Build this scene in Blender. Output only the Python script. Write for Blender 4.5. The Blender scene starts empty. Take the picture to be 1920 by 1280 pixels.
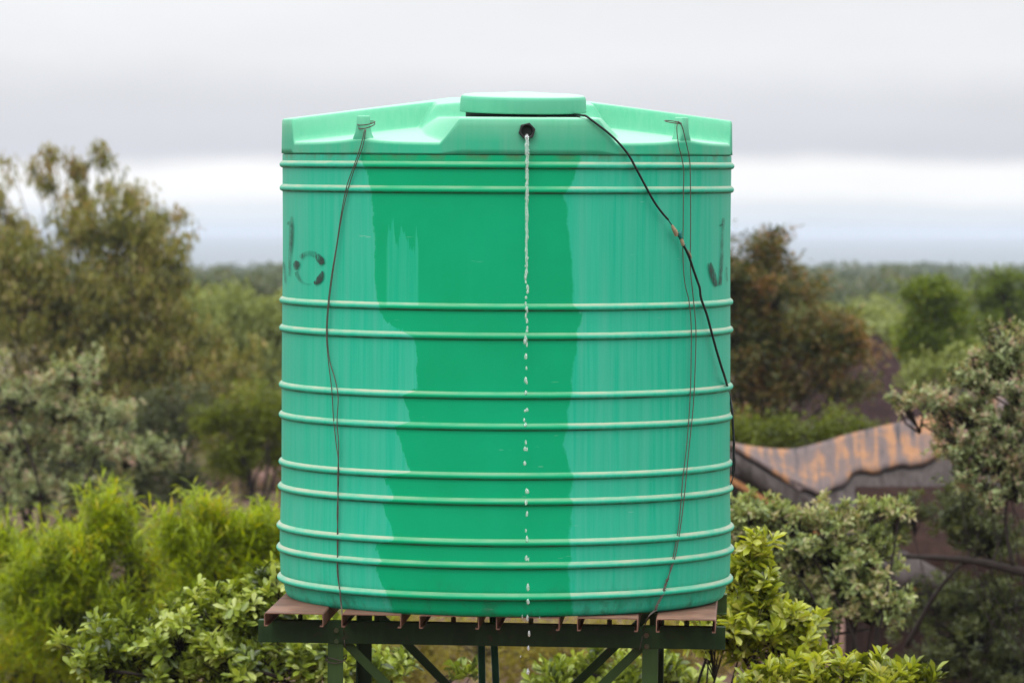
import bpy, math, random
import numpy as np
from mathutils import Matrix, Vector

# ------------------------------------------------------------------ camera
F = 8734.0                 # focal length in photo pixels (1920 wide)
CZ = 5.5                   # camera height above the ground at the tower
PITCH = math.atan((640 - 437) / F)
PITCH_T = math.atan((640 - 290) / F)     # the tower leans about one degree towards the camera
scene = bpy.context.scene
COL = scene.collection
cam_d = bpy.data.cameras.new('camera')
cam = bpy.data.objects.new('camera', cam_d)
COL.objects.link(cam)
cam.location = (0, 0, CZ)
cam.rotation_euler = (math.pi / 2 - PITCH, 0, 0)
cam_d.sensor_width = 36.0
cam_d.lens = F / 1920 * 36.0
cam_d.clip_start = 0.5
cam_d.clip_end = 60000
cam_d.dof.use_dof = True
cam_d.dof.focus_distance = 18.0
cam_d.dof.aperture_fstop = 5.6
scene.camera = cam

# ------------------------------------------------------------------ world
SUN_EL, SUN_AZ = math.radians(52), math.radians(205)     # behind the camera, a little left
w = bpy.data.worlds.new('World'); scene.world = w; w.use_nodes = True
nt = w.node_tree; nt.nodes.clear()
def wn(t, **k):
    n = nt.nodes.new(t)
    for a, b in k.items(): setattr(n, a, b)
    return n
def wl(a, b): nt.links.new(a, b)
out = wn('ShaderNodeOutputWorld'); bg = wn('ShaderNodeBackground'); wl(bg.outputs[0], out.inputs[0])
tc = wn('ShaderNodeTexCoord')
sep = wn('ShaderNodeSeparateXYZ'); wl(tc.outputs['Generated'], sep.inputs[0])
mp = wn('ShaderNodeMapping'); mp.inputs['Scale'].default_value = (11, 11, 16); wl(tc.outputs['Generated'], mp.inputs[0])
nz = wn('ShaderNodeTexNoise'); nz.inputs['Scale'].default_value = 1.0; nz.inputs['Detail'].default_value = 4; nz.inputs['Roughness'].default_value = 0.5
wl(mp.outputs[0], nz.inputs['Vector'])
ma = wn('ShaderNodeMath', operation='MULTIPLY_ADD'); wl(nz.outputs[0], ma.inputs[0]); ma.inputs[1].default_value = 0.016; ma.inputs[2].default_value = -0.008
ad = wn('ShaderNodeMath', operation='ADD'); wl(sep.outputs[2], ad.inputs[0]); wl(ma.outputs[0], ad.inputs[1])
mr = wn('ShaderNodeMapRange'); wl(ad.outputs[0], mr.inputs[0]); mr.inputs[1].default_value = -0.01; mr.inputs[2].default_value = 0.07
cr = wn('ShaderNodeValToRGB'); wl(mr.outputs[0], cr.inputs[0])
cr.color_ramp.interpolation = 'EASE'
stops = [(-.01, (.70, .78, .86)), (.0, (.76, .83, .90)), (.004, (.86, .90, .95)), (.0085, (1.06, 1.065, 1.07)), (.0125, (1.07, 1.07, 1.07)),
         (.0185, (.71, .725, .785)), (.026, (.745, .76, .81)), (.040, (.89, .90, .93)), (.055, (.92, .93, .955)), (.07, (.89, .90, .925))]
els = cr.color_ramp.elements
while len(els) < len(stops): els.new(0.5)
for e, (p, c) in zip(els, stops): e.position = (p + .01) / .08; e.color = (*c, 1)
# overcast: the dome grows brighter towards the zenith
mz = wn('ShaderNodeMapRange'); wl(sep.outputs[2], mz.inputs[0]); mz.inputs[1].default_value = 0.06; mz.inputs[2].default_value = 1.0
mz.inputs[3].default_value = 1.0; mz.inputs[4].default_value = 3.0
nz2 = wn('ShaderNodeTexNoise'); nz2.inputs['Scale'].default_value = 7.0; nz2.inputs['Detail'].default_value = 5
mp2 = wn('ShaderNodeMapping'); mp2.inputs['Scale'].default_value = (1, 1, 3.2); mp2.inputs['Location'].default_value = (0.3, 0.1, 0.2)
wl(tc.outputs['Generated'], mp2.inputs[0]); wl(mp2.outputs[0], nz2.inputs['Vector'])
m3 = wn('ShaderNodeMapRange'); wl(nz2.outputs[0], m3.inputs[0]); m3.inputs[1].default_value = .3; m3.inputs[2].default_value = .7; m3.inputs[3].default_value = .94; m3.inputs[4].default_value = 1.07
mm = wn('ShaderNodeMath', operation='MULTIPLY'); wl(mz.outputs[0], mm.inputs[0]); wl(m3.outputs[0], mm.inputs[1])
vm = wn('ShaderNodeVectorMath', operation='SCALE'); wl(cr.outputs[0], vm.inputs[0]); wl(mm.outputs[0], vm.inputs['Scale'])
sky = wn('ShaderNodeTexSky'); sky.sky_type = 'NISHITA'; sky.sun_disc = False; sky.sun_elevation = SUN_EL; sky.sun_rotation = SUN_AZ
sk = wn('ShaderNodeVectorMath', operation='SCALE'); wl(sky.outputs[0], sk.inputs[0]); sk.inputs['Scale'].default_value = 0.08
mx = wn('ShaderNodeMix', data_type='RGBA'); mx.inputs[0].default_value = 0.06
wl(vm.outputs[0], mx.inputs[6]); wl(sk.outputs[0], mx.inputs[7])
wl(mx.outputs[2], bg.inputs[0]); bg.inputs[1].default_value = 1.0

sun_d = bpy.data.lights.new('sun', 'SUN'); sun_d.energy = 1.5; sun_d.angle = math.radians(40); sun_d.color = (1, .97, .92)
sun = bpy.data.objects.new('sun', sun_d); COL.objects.link(sun)
sd = Vector((math.sin(SUN_AZ) * math.cos(SUN_EL), math.cos(SUN_AZ) * math.cos(SUN_EL), math.sin(SUN_EL)))
sun.rotation_euler = sd.to_track_quat('Z', 'Y').to_euler(); sun.location = (0, -10, 30)
scene.view_settings.view_transform = 'Standard'; scene.view_settings.look = 'None'
scene.view_settings.exposure = 0.0; scene.view_settings.gamma = 1.0

# ------------------------------------------------------------------ helpers
def ray(x, y, pitch):
    """direction through a photo pixel, scaled so that its forward (y) part is 1"""
    dx, dz = (x - 960) / F, (640 - y) / F
    fy = math.cos(pitch) + dz * math.sin(pitch); fz = -math.sin(pitch) + dz * math.cos(pitch)
    return np.array((dx / fy, 1.0, fz / fy))
def W(x, y, D):
    return np.array((0, 0, CZ)) + ray(x, y, PITCH) * D
TILT = PITCH_T - PITCH
M_T = Matrix.Translation((0, 0, CZ)) @ Matrix.Rotation(TILT, 4, 'X') @ Matrix.Translation((0, 0, -CZ))
def Tp(x, y, D):                     # a point in the tower's own upright frame
    return np.array((0, 0, CZ)) + ray(x, y, PITCH_T) * D
def tag(o, label=None, cat=None, group=None, kind=None):
    if label: o['label'] = label
    if cat: o['category'] = cat
    if group: o['group'] = group
    if kind: o['kind'] = kind
    return o
def empty(name, mat):
    o = bpy.data.objects.new(name, None); COL.objects.link(o); o.matrix_world = mat; o.empty_display_size = .1
    return o
def mesh(name, verts, faces, m, parent=None, smooth=False, mat_world=None):
    me = bpy.data.meshes.new(name)
    me.from_pydata([tuple(v) for v in verts], [], [tuple(f) for f in faces]); me.update()
    if smooth: me.polygons.foreach_set('use_smooth', [True] * len(me.polygons))
    me.materials.append(m)
    o = bpy.data.objects.new(name, me); COL.objects.link(o)
    if parent: o.parent = parent
    if mat_world is not None: o.matrix_world = mat_world
    return o
def npmesh(name, verts, quads, m, parent=None, smooth=False, attrs=None, tris=None):
    """fast mesh from numpy arrays (all quads or all tris)"""
    idx = quads if quads is not None else tris
    n = idx.shape[1]
    me = bpy.data.meshes.new(name)
    me.vertices.add(len(verts)); me.vertices.foreach_set('co', np.ascontiguousarray(verts, dtype=np.float32).ravel())
    me.loops.add(idx.size); me.loops.foreach_set('vertex_index', np.ascontiguousarray(idx, dtype=np.int32).ravel())
    me.polygons.add(len(idx)); me.polygons.foreach_set('loop_start', np.arange(0, idx.size, n, dtype=np.int32))
    if smooth: me.polygons.foreach_set('use_smooth', np.ones(len(idx), dtype=bool))
    me.update(calc_edges=True)
    for k, v in (attrs or {}).items():
        a = me.attributes.new(k, 'FLOAT', 'POINT'); a.data.foreach_set('value', np.ascontiguousarray(v, dtype=np.float32))
    me.materials.append(m)
    o = bpy.data.objects.new(name, me); COL.objects.link(o)
    if parent: o.parent = parent
    return o
def tube_arrays(pts, rad, sides=6, cap=True):
    pts = np.asarray(pts, float); n = len(pts)
    rad = np.full(n, rad, float) if np.isscalar(rad) else np.asarray(rad, float)
    tan = np.gradient(pts, axis=0); tan /= np.linalg.norm(tan, axis=1)[:, None] + 1e-12
    up = np.array((0.13, 0.2, 1.0)) if abs(tan[0][2]) < .8 else np.array((1.0, 0.1, .05))
    V = []
    for i in range(n):
        a = np.cross(tan[i], up); a /= np.linalg.norm(a) + 1e-12
        b = np.cross(tan[i], a); up = -b if np.dot(-b, up) > np.dot(b, up) else b
        for k in range(sides):
            t = 2 * math.pi * k / sides
            V.append(pts[i] + rad[i] * (math.cos(t) * a + math.sin(t) * up))
    Q = []
    for i in range(n - 1):
        for k in range(sides):
            k2 = (k + 1) % sides
            Q.append((i * sides + k, i * sides + k2, (i + 1) * sides + k2, (i + 1) * sides + k))
    if cap:
        Q.append(tuple(range(sides - 1, -1, -1))); Q.append(tuple((n - 1) * sides + k for k in range(sides)))
    return V, Q
class MB:
    def __init__(s): s.v = []; s.f = []
    def add(s, V, Q):
        o = len(s.v); s.v += [tuple(p) for p in V]; s.f += [tuple(i + o for i in q) for q in Q]; return s
    def tube(s, pts, rad, sides=6): return s.add(*tube_arrays(pts, rad, sides))
    def box(s, a, b):
        x0, y0, z0 = a; x1, y1, z1 = b
        V = [(x0,y0,z0),(x1,y0,z0),(x1,y1,z0),(x0,y1,z0),(x0,y0,z1),(x1,y0,z1),(x1,y1,z1),(x0,y1,z1)]
        return s.add(V, [(0,3,2,1),(4,5,6,7),(0,1,5,4),(1,2,6,5),(2,3,7,6),(3,0,4,7)])
    def bar(s, p, q, wd, hd, side=(0,1,0)):
        """box bar from p to q; wd along 'side', hd across"""
        p = np.asarray(p, float); q = np.asarray(q, float); d = q - p; d /= np.linalg.norm(d)
        a = np.asarray(side, float); a -= d * a.dot(d); a /= np.linalg.norm(a); b = np.cross(d, a)
        V = []
        for c in (p, q):
            for sa, sb in ((-1,-1),(1,-1),(1,1),(-1,1)): V.append(c + a * sa * wd / 2 + b * sb * hd / 2)
        return s.add(V, [(0,3,2,1),(4,5,6,7),(0,1,5,4),(1,2,6,5),(2,3,7,6),(3,0,4,7)])
    def extrude(s, prof, p, q, side, upv):
        """closed 2-D profile (a, b) swept from p to q"""
        n = len(prof); V = []
        for c in (np.asarray(p, float), np.asarray(q, float)):
            for a, b in prof: V.append(c + np.asarray(side) * a + np.asarray(upv) * b)
        Q = [(k, (k + 1) % n, n + (k + 1) % n, n + k) for k in range(n)] + [tuple(range(n - 1, -1, -1)), tuple(range(n, 2 * n))]
        return s.add(V, Q)
    def build(s, name, m, parent=None, smooth=False, mw=None): return mesh(name, s.v, s.f, m, parent, smooth, mw)
def bevel(o, wdt, seg=2):
    b = o.modifiers.new('bevel', 'BEVEL'); b.width = wdt; b.segments = seg; b.limit_method = 'ANGLE'; return o
def smooth_path(pts, n=8):
    """Catmull-Rom through the points"""
    P = np.asarray(pts, float); P = np.vstack([2 * P[0] - P[1], P, 2 * P[-1] - P[-2]]); outp = []
    for i in range(1, len(P) - 2):
        for k in range(n):
            t = k / n; a, b, c, d = P[i - 1], P[i], P[i + 1], P[i + 2]
            outp.append(.5 * (2 * b + (c - a) * t + (2 * a - 5 * b + 4 * c - d) * t * t + (3 * b - a - 3 * c + d) * t ** 3))
    outp.append(P[-2]); return np.array(outp)
def sstep(x, a, b):
    t = np.clip((x - a) / (b - a), 0, 1); return t * t * (3 - 2 * t)
def hash3(i, j, k, seed=0):
    n = (i.astype(np.int64) * 374761393 + j.astype(np.int64) * 668265263 + k.astype(np.int64) * 2147483647 + seed * 144665) & 0x7fffffff
    n = ((n ^ (n >> 13)) * 1274126177) & 0x7fffffff
    return ((n ^ (n >> 16)) & 0xffff) / 65535.0
def vnoise(p, seed=0):
    p = np.asarray(p, float); i = np.floor(p).astype(np.int64); f = p - i; f = f * f * (3 - 2 * f); r = 0
    for a in (0, 1):
        for b in (0, 1):
            for c in (0, 1):
                wgt = (f[..., 0] if a else 1 - f[..., 0]) * (f[..., 1] if b else 1 - f[..., 1]) * (f[..., 2] if c else 1 - f[..., 2])
                r = r + wgt * hash3(i[..., 0] + a, i[..., 1] + b, i[..., 2] + c, seed)
    return r

# ------------------------------------------------------------------ materials
class NT:
    def __init__(s, name):
        s.m = bpy.data.materials.new(name); s.m.use_nodes = True; s.t = s.m.node_tree; s.t.nodes.clear()
        s.out = s.n('ShaderNodeOutputMaterial')
    def n(s, t, **k):
        x = s.t.nodes.new(t)
        for a, b in k.items(): setattr(x, a, b)
        return x
    def l(s, a, b): s.t.links.new(a, b)
    def val(s, x, sock):
        if isinstance(x, (int, float)): sock.default_value = x
        elif isinstance(x, tuple): sock.default_value = x if len(x) == len(sock.default_value) else (*x, 1)
        else: s.l(x, sock)
    def math(s, op, a, b=0.0, c=0.0):
        x = s.n('ShaderNodeMath', operation=op); s.val(a, x.inputs[0]); s.val(b, x.inputs[1]); s.val(c, x.inputs[2]); return x.outputs[0]
    def range(s, v, a, b, c=0.0, d=1.0, sm=False):
        x = s.n('ShaderNodeMapRange'); x.interpolation_type = 'SMOOTHSTEP' if sm else 'LINEAR'
        s.val(v, x.inputs[0])
        for k, q in enumerate((a, b, c, d)): s.val(q, x.inputs[1 + k])
        return x.outputs[0]
    def mix(s, f, a, b, blend='MIX'):
        x = s.n('ShaderNodeMix', data_type='RGBA', blend_type=blend); s.val(f, x.inputs[0]); s.val(a, x.inputs[6]); s.val(b, x.inputs[7]); return x.outputs[2]
    def noise(s, vec, scale, detail=3, rough=.5, sc=(1, 1, 1), loc=(0, 0, 0)):
        mpn = s.n('ShaderNodeMapping'); s.l(vec, mpn.inputs[0]); mpn.inputs['Scale'].default_value = sc; mpn.inputs['Location'].default_value = loc
        x = s.n('ShaderNodeTexNoise'); s.l(mpn.outputs[0], x.inputs['Vector']); x.inputs['Scale'].default_value = scale
        x.inputs['Detail'].default_value = detail; x.inputs['Roughness'].default_value = rough; return x.outputs[0]
    def ramp(s, v, st, interp='LINEAR'):
        x = s.n('ShaderNodeValToRGB'); s.val(v, x.inputs[0]); x.color_ramp.interpolation = interp; e = x.color_ramp.elements
        while len(e) < len(st): e.new(.5)
        for q, (p, c) in zip(e, st): q.position = p; q.color = (*c, 1) if isinstance(c, tuple) else (c, c, c, 1)
        return x.outputs[0]
    def obj(s): return s.n('ShaderNodeTexCoord').outputs['Object']
    def bump(s, h, strength=.3, dist=.01):
        x = s.n('ShaderNodeBump'); x.inputs['Strength'].default_value = strength; x.inputs['Distance'].default_value = dist; s.l(h, x.inputs['Height']); return x.outputs[0]
    def princ(s, col, rough=.6, spec=.5, normal=None, metal=0.0, link=True):
        x = s.n('ShaderNodeBsdfPrincipled'); s.val(col, x.inputs['Base Color']); s.val(rough, x.inputs['Roughness'])
        s.val(spec, x.inputs['Specular IOR Level']); s.val(metal, x.inputs['Metallic'])
        if normal is not None: s.l(normal, x.inputs['Normal'])
        if link: s.l(x.outputs[0], s.out.inputs[0])
        return x

LG = 1.5
def leaf_mat(name, pal, trans=.35, rough=.45, spec=.4):
    t = NT(name); a = t.n('ShaderNodeAttribute'); a.attribute_name = 'tint'; pal = [tuple(min(.6, q * LG) for q in c) for c in pal]
    col = t.ramp(a.outputs['Fac'], [(i / (len(pal) - 1), c) for i, c in enumerate(pal)])
    p = t.princ(col, rough, spec, link=False)
    tr = t.n('ShaderNodeBsdfTranslucent'); t.l(t.mix(1.0, col, (1.25, 1.15, .55, 1), 'MULTIPLY'), tr.inputs[0])
    mxs = t.n('ShaderNodeMixShader'); mxs.inputs[0].default_value = trans; t.l(p.outputs[0], mxs.inputs[1]); t.l(tr.outputs[0], mxs.inputs[2])
    t.l(mxs.outputs[0], t.out.inputs[0]); return t.m
def bark_mat(name, c1, c2):
    t = NT(name); n = t.noise(t.obj(), 14, 4, .6, (1, 1, .35))
    t.princ(t.mix(n, c1, c2), .85, .2, t.bump(n, .5, .01)); return t.m

# ------------------------------------------------------------------ terrain
def ground_h(x, y):
    x = np.asarray(x, float); y = np.asarray(y, float); r = np.hypot(x, y)
    p = np.stack([x / 90, y / 90, 0 * x], -1); q = np.stack([x / 900, y / 900, 0 * x + 3], -1); s = np.stack([x / 2600, y / 2600, 0 * x + 9], -1)
    h = (vnoise(p, 3) - .5) * .8 * sstep(r, 60, 300)
    h += -.0050 * np.clip(r - 130, 0, 1120) + (vnoise(q, 5) - .5) * 1.4 * sstep(r, 500, 1400)
    h += -38 * sstep(r, 1300, 2900) + (vnoise(s, 8) - .5) * 16 * sstep(r, 1800, 3500)
    az = np.arctan2(x, np.maximum(y, 1e-3))
    h += sstep(r, 3200, 11500) * (38 - 30 * np.clip(az + .08, -.5, .5))
    return h
ROOT_ID = Matrix.Identity(4)
def build_ground():
    rr = np.concatenate([[0, 4, 8, 14], np.geomspace(20, 14000, 110)]); na = 384
    az = np.concatenate([np.linspace(-math.pi, -.25, 110, endpoint=False), np.linspace(-.25, .25, na - 220, endpoint=False), np.linspace(.25, math.pi, 110, endpoint=False)])
    R_, A_ = np.meshgrid(rr, az, indexing='ij'); X = R_ * np.sin(A_); Y = R_ * np.cos(A_); Z = ground_h(X, Y)
    V = np.stack([X, Y, Z], -1).reshape(-1, 3); I = np.arange(len(rr) * na).reshape(len(rr), na)
    Q = np.stack([I[:-1], np.roll(I, -1, 1)[:-1], np.roll(I, -1, 1)[1:], I[1:]], -1).reshape(-1, 4)
    t = NT('ground_soil_and_scrub'); o = t.n('ShaderNodeNewGeometry').outputs['Position']
    near = t.mix(t.noise(o, .8, 5, .6), (.060, .034, .026, 1), (.135, .078, .056, 1))
    near = t.mix(t.range(t.noise(o, .25, 4, .6, loc=(4, 2, 0)), .5, .62), near, (.13, .11, .035, 1))
    far = t.mix(t.noise(o, .02, 6, .65), (.030, .042, .016, 1), (.085, .095, .034, 1))
    far = t.mix(t.range(t.noise(o, .004, 4, .6, (1, .5, 1), (3, 1, 0)), .5, .66), far, (.10, .085, .05, 1))
    ln = t.n('ShaderNodeVectorMath', operation='LENGTH'); t.l(o, ln.inputs[0])
    t.princ(t.mix(t.range(ln.outputs['Value'], 130, 420), near, far), .95, .1, t.bump(t.noise(o, 3, 5), .6, .05))
    tag(npmesh('ground', V, Q, t.m, smooth=True), kind='structure')
build_ground()

# ------------------------------------------------------------------ water tank (local frame: z up from its base, -y towards the camera)
RT = 0.91; DT = 18.9
DS = DT - RT * RT / DT                                    # depth of the tank's silhouette
XT = Tp(947, 640, DT)[0]
ZB = Tp(947, 1119, DS)[2]
def zl(y): return Tp(947, y, DS)[2] - ZB                   # height above the base of a silhouette pixel row
ROLL = Matrix.Rotation(math.radians(.25), 4, 'Y')
M_TANK = M_T @ Matrix.Translation((XT, DT, ZB)) @ ROLL
M_TANKI = (Matrix.Translation((XT, DT, ZB)) @ ROLL).inverted()
def on_tank(x, y, off=0.0):
    """pixel -> point on the tank's cylinder (its local frame)"""
    o = M_TANKI @ Vector((0, 0, CZ)); d = (M_TANKI.to_3x3() @ Vector(ray(x, y, PITCH_T)))
    R = RT + off
    a = d.x * d.x + d.y * d.y; b = o.x * d.x + o.y * d.y; c = o.x * o.x + o.y * o.y - R * R
    disc = b * b - a * c
    s = (-b - math.sqrt(disc)) / a if disc > 0 else -b / a
    return np.array(o + d * s)
def in_tank(p):                                            # tower-frame point -> tank frame
    return np.array(M_TANKI @ Vector(p))

LEFTB = [(300,676),(335,690),(352,694),(400,700),(470,702),(558,704),(575,711),(600,722),(618,748),(632,776),(700,781),(731,781),(741,752),(770,766),
         (790,768),(799,738),(830,752),(885,770),(892,716),(920,735),(935,738),(945,716),(990,734),(1012,738),(1020,702),(1050,716),(1062,704),(1100,720),(1118,726),(1150,738)]
RIGHTB = [(300,1090),(330,1076),(353,1070),(365,1060),(400,1063),(480,1072),(570,1076),(590,1092),(632,1082),(735,1072),(765,1066),(800,1066),(830,1058),
          (880,1070),(892,1078),(930,1066),(945,1076),(1000,1068),(1050,1074),(1062,1064),(1110,1070),(1150,1076)]
def tank_mat(name, mode):
    """mode: body (washed band of clean plastic under the spout), top, rib, lid"""
    t = NT(name); o = t.obj(); sx = t.n('ShaderNodeSeparateXYZ'); t.l(o, sx.inputs[0]); X, Y, Z = sx.outputs
    st = t.noise(o, 1.0, 4, .6, (60, 60, 1.6)); st2 = t.noise(o, 1.0, 3, .55, (22, 22, .8), (3, 1, 2)); cl = t.noise(o, 2.2, 4, .6)
    dry = t.mix(t.range(st, .32, .7), (.004, .395, .232, 1), (.042, .430, .280, 1))
    dry = t.mix(t.range(st2, .42, .74, 0, .6), dry, (.080, .41, .285, 1))
    dry = t.mix(t.range(cl, .42, .75, 0, .35), dry, (.016, .38, .24, 1))
    wet = t.mix(t.range(cl, .3, .7), (.000, .312, .128, 1), (.000, .352, .158, 1))
    wet = t.mix(t.range(st2, .5, .8, 0, .22), wet, (.006, .35, .18, 1))
    fine = t.noise(o, 380, 2, .6)
    if mode in ('body', 'rib'):
        def border(lst):
            pts = sorted((on_tank(x, y)[2], on_tank(x, y)[0]) for y, x in lst)
            if len(pts) > 31: pts = pts[:31]
            zz = t.math('MULTIPLY_ADD', t.math('SUBTRACT', t.noise(o, 1, 2, .5, (70, 70, 3)), .5), .05 if mode == 'body' else .0, Z)
            return t.math('MULTIPLY_ADD', t.ramp(t.math('DIVIDE', zz, 2.0), [(max(0, z / 2.0), (x + 1) / 2) for z, x in pts]), 2.0, -1.0)
        xw = t.math('MULTIPLY_ADD', t.math('SUBTRACT', t.noise(o, 14, 6, .7), .5), .045, X)
        a = t.range(t.math('SUBTRACT', xw, border(LEFTB)), -.002, .003); b = t.range(t.math('SUBTRACT', border(RIGHTB), xw), -.003, .006)
        front = t.math('LESS_THAN', Y, 0.0)
        wm = t.math('MULTIPLY', t.math('MULTIPLY', a, b), front)
        # a pale dried patch inside the washed band
        zt = t.math('MULTIPLY_ADD', t.math('SUBTRACT', t.noise(o, 1, 2, .6, (42, 42, .5), (1, 5, 0)), .5), .55, Z)
        i0, i1 = on_tank(723, 470), on_tank(786, 470); zt1 = on_tank(750, 440)[2]; zb1 = on_tank(750, 572)[2]
        isl = t.math('MULTIPLY', t.math('MULTIPLY', t.range(X, float(i0[0]), float(i0[0]) + .01), t.range(X, float(i1[0]), float(i1[0]) - .006)),
                     t.math('MULTIPLY', t.range(zt, zt1, zt1 - .01), t.math('GREATER_THAN', Z, zb1)))
        wm = t.math('MULTIPLY', wm, t.math('SUBTRACT', 1.0, t.math('MULTIPLY', isl, .62)))
        col = t.mix(wm, dry, wet)
        if mode == 'body':
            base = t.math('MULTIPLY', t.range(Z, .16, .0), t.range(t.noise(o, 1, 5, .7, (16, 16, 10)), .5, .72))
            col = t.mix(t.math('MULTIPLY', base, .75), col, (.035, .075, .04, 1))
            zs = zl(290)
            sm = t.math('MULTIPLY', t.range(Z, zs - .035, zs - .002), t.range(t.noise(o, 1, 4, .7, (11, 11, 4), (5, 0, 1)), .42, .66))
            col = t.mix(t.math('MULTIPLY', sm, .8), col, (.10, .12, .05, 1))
            sc = t.range(t.noise(o, 1, 3, .7, (6, 6, 60), (7, 7, 7)), .71, .75)
            col = t.mix(t.math('MULTIPLY', sc, .35), col, (.3, .5, .38, 1))
        else:
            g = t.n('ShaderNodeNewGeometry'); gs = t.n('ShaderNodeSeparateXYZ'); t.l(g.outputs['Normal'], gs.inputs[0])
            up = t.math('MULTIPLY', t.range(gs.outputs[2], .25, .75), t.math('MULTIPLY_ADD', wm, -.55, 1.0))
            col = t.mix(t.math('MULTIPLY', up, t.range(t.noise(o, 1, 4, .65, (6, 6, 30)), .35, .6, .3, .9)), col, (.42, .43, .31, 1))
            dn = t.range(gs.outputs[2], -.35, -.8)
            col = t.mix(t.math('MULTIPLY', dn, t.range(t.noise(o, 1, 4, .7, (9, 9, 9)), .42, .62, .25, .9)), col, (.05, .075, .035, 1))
        rough = t.math('MULTIPLY_ADD', wm, -.12, .46)
    else:
        col = t.mix(t.range(st, .3, .7), (.095, .440, .255, 1), (.135, .465, .285, 1))
        col = t.mix(t.range(cl, .4, .7, 0, .6), col, (.17, .49, .32, 1))
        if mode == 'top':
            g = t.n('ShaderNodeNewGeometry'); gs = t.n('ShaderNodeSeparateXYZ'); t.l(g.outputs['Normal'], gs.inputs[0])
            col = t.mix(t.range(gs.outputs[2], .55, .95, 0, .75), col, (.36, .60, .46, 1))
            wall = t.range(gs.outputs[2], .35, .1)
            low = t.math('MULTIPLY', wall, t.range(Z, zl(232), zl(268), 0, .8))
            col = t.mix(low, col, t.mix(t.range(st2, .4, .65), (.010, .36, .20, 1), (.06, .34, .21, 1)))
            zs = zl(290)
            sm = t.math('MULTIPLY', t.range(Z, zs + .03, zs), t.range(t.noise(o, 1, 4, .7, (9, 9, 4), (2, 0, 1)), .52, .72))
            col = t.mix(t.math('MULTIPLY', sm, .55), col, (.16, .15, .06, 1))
        if mode == 'lid':
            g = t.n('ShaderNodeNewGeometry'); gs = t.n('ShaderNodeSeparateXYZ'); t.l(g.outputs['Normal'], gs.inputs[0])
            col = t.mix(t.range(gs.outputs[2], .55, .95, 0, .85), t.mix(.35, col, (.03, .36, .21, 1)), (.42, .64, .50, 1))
        rough = .5
    t.princ(col, rough, .16, t.bump(fine, .12, .002)); return t.m
MBODY, MTOP, MRIB, MLID = (tank_mat('tank_plastic_' + k, k) for k in ('body', 'top', 'rib', 'lid'))

tank = empty('water_tank', M_TANK)
tag(tank, 'large ribbed mint green plastic water tank standing on the steel stand', 'water tank')
def lathe(prof, n=240):
    prof = np.asarray(prof); th = np.linspace(0, 2 * math.pi, n, endpoint=False); m = len(prof)
    V = np.stack([np.outer(prof[:, 0], np.sin(th)), -np.outer(prof[:, 0], np.cos(th)), np.outer(prof[:, 1], np.ones(n))], -1).reshape(-1, 3)
    I = np.arange(m * n).reshape(m, n); J = np.roll(I, -1, 1)
    return V, np.stack([I[:-1], J[:-1], J[1:], I[1:]], -1).reshape(-1, 4)
ribs_y = [309, 353, 563, 615, 721, 777, 865, 911, 984, 1025, 1081]
bulge = lambda z: .006 * math.exp(-((z - zl(1010)) / .16) ** 2) - .003 * math.exp(-((z - zl(460)) / .3) ** 2)
prof = [(0.02, .004), (RT - .06, .0), (RT - .034, .003), (RT - .022, .012), (RT - .015, .03), (RT - .008, .07)]
for z in np.linspace(.10, zl(290) - .006, 150): prof.append((RT + bulge(z), z))
prof += [(RT - .001, zl(290) - .003), (RT - .006, zl(290))]
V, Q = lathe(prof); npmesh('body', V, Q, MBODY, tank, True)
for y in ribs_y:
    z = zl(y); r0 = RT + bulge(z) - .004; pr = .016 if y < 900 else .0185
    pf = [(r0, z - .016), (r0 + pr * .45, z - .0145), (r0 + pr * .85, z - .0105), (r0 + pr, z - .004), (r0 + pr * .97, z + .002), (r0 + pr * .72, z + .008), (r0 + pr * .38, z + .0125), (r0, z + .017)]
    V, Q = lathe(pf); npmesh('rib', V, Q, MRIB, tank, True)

# moulded top: four raised spokes with sunk pockets between, the manhole on the front spoke
PHI = math.asin(42 / 421)                     # the mouldings are turned a little to the right
ZR, ZP, ZF = zl(225), zl(222.5), .094
slope = (zl(183.5) - zl(225)) / ((421 - 108) / 421 * RT)
def top_h(u, v):
    r = np.hypot(u, v)
    zc = ZR + slope * np.minimum(RT - r, RT - .233)
    def spoke(a, l, hw, wd): return np.where(a > -.05, np.clip((hw - np.abs(l)) / wd + .5, 0, 1), 0)
    ms = np.maximum.reduce([spoke(-u, v, .225, .034), spoke(v, u, .225, .034), spoke(-v, u, .225, .034)])
    flare = .06 * sstep(-u, -.75, -.35)
    mf = spoke(u, np.abs(v), .297 + .05 * sstep(-u, -.9, -.55), .07)
    ms = ms * ms * (3 - 2 * ms); mf = np.where(mf > 0, mf * .85 + .15 * mf * mf * (3 - 2 * mf), 0)
    floor = zc - ZF
    zspoke = floor + ZF * ms
    plat = np.where(u > .0, 1, 0) * sstep(u, .335, .37)
    ztopf = zc * (1 - plat) + np.minimum(zc, ZP) * plat
    zfront = np.where(mf > 0, floor + np.maximum(ztopf - floor, 0) * mf, floor)
    z = np.where(u > .34, np.maximum(zfront, np.where(ms > 0, np.where(mf > .02, np.minimum(zspoke, np.maximum(zfront, zspoke * (1 - plat) + zfront * plat)), zspoke), zfront)), np.maximum(zspoke, zfront))
    z = np.where((r < .30) & (u < .34), np.maximum(z, zc), z)
    # the pocket's rim lifts towards the lugs
    ang = np.arctan2(v, u)
    for a0 in (45, -45, 135, -135):
        s = (np.angle(np.exp(1j * (ang - math.radians(a0))))) * RT
        z = z + .020 * np.exp(-(np.abs(s) / .11)) * sstep(r, RT - .10, RT - .01)
    return z
nA = 900
th = np.linspace(0, 2 * math.pi, nA, endpoint=False)
rad = np.concatenate([[.004], np.linspace(.03, RT - .022, 110)])
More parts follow.
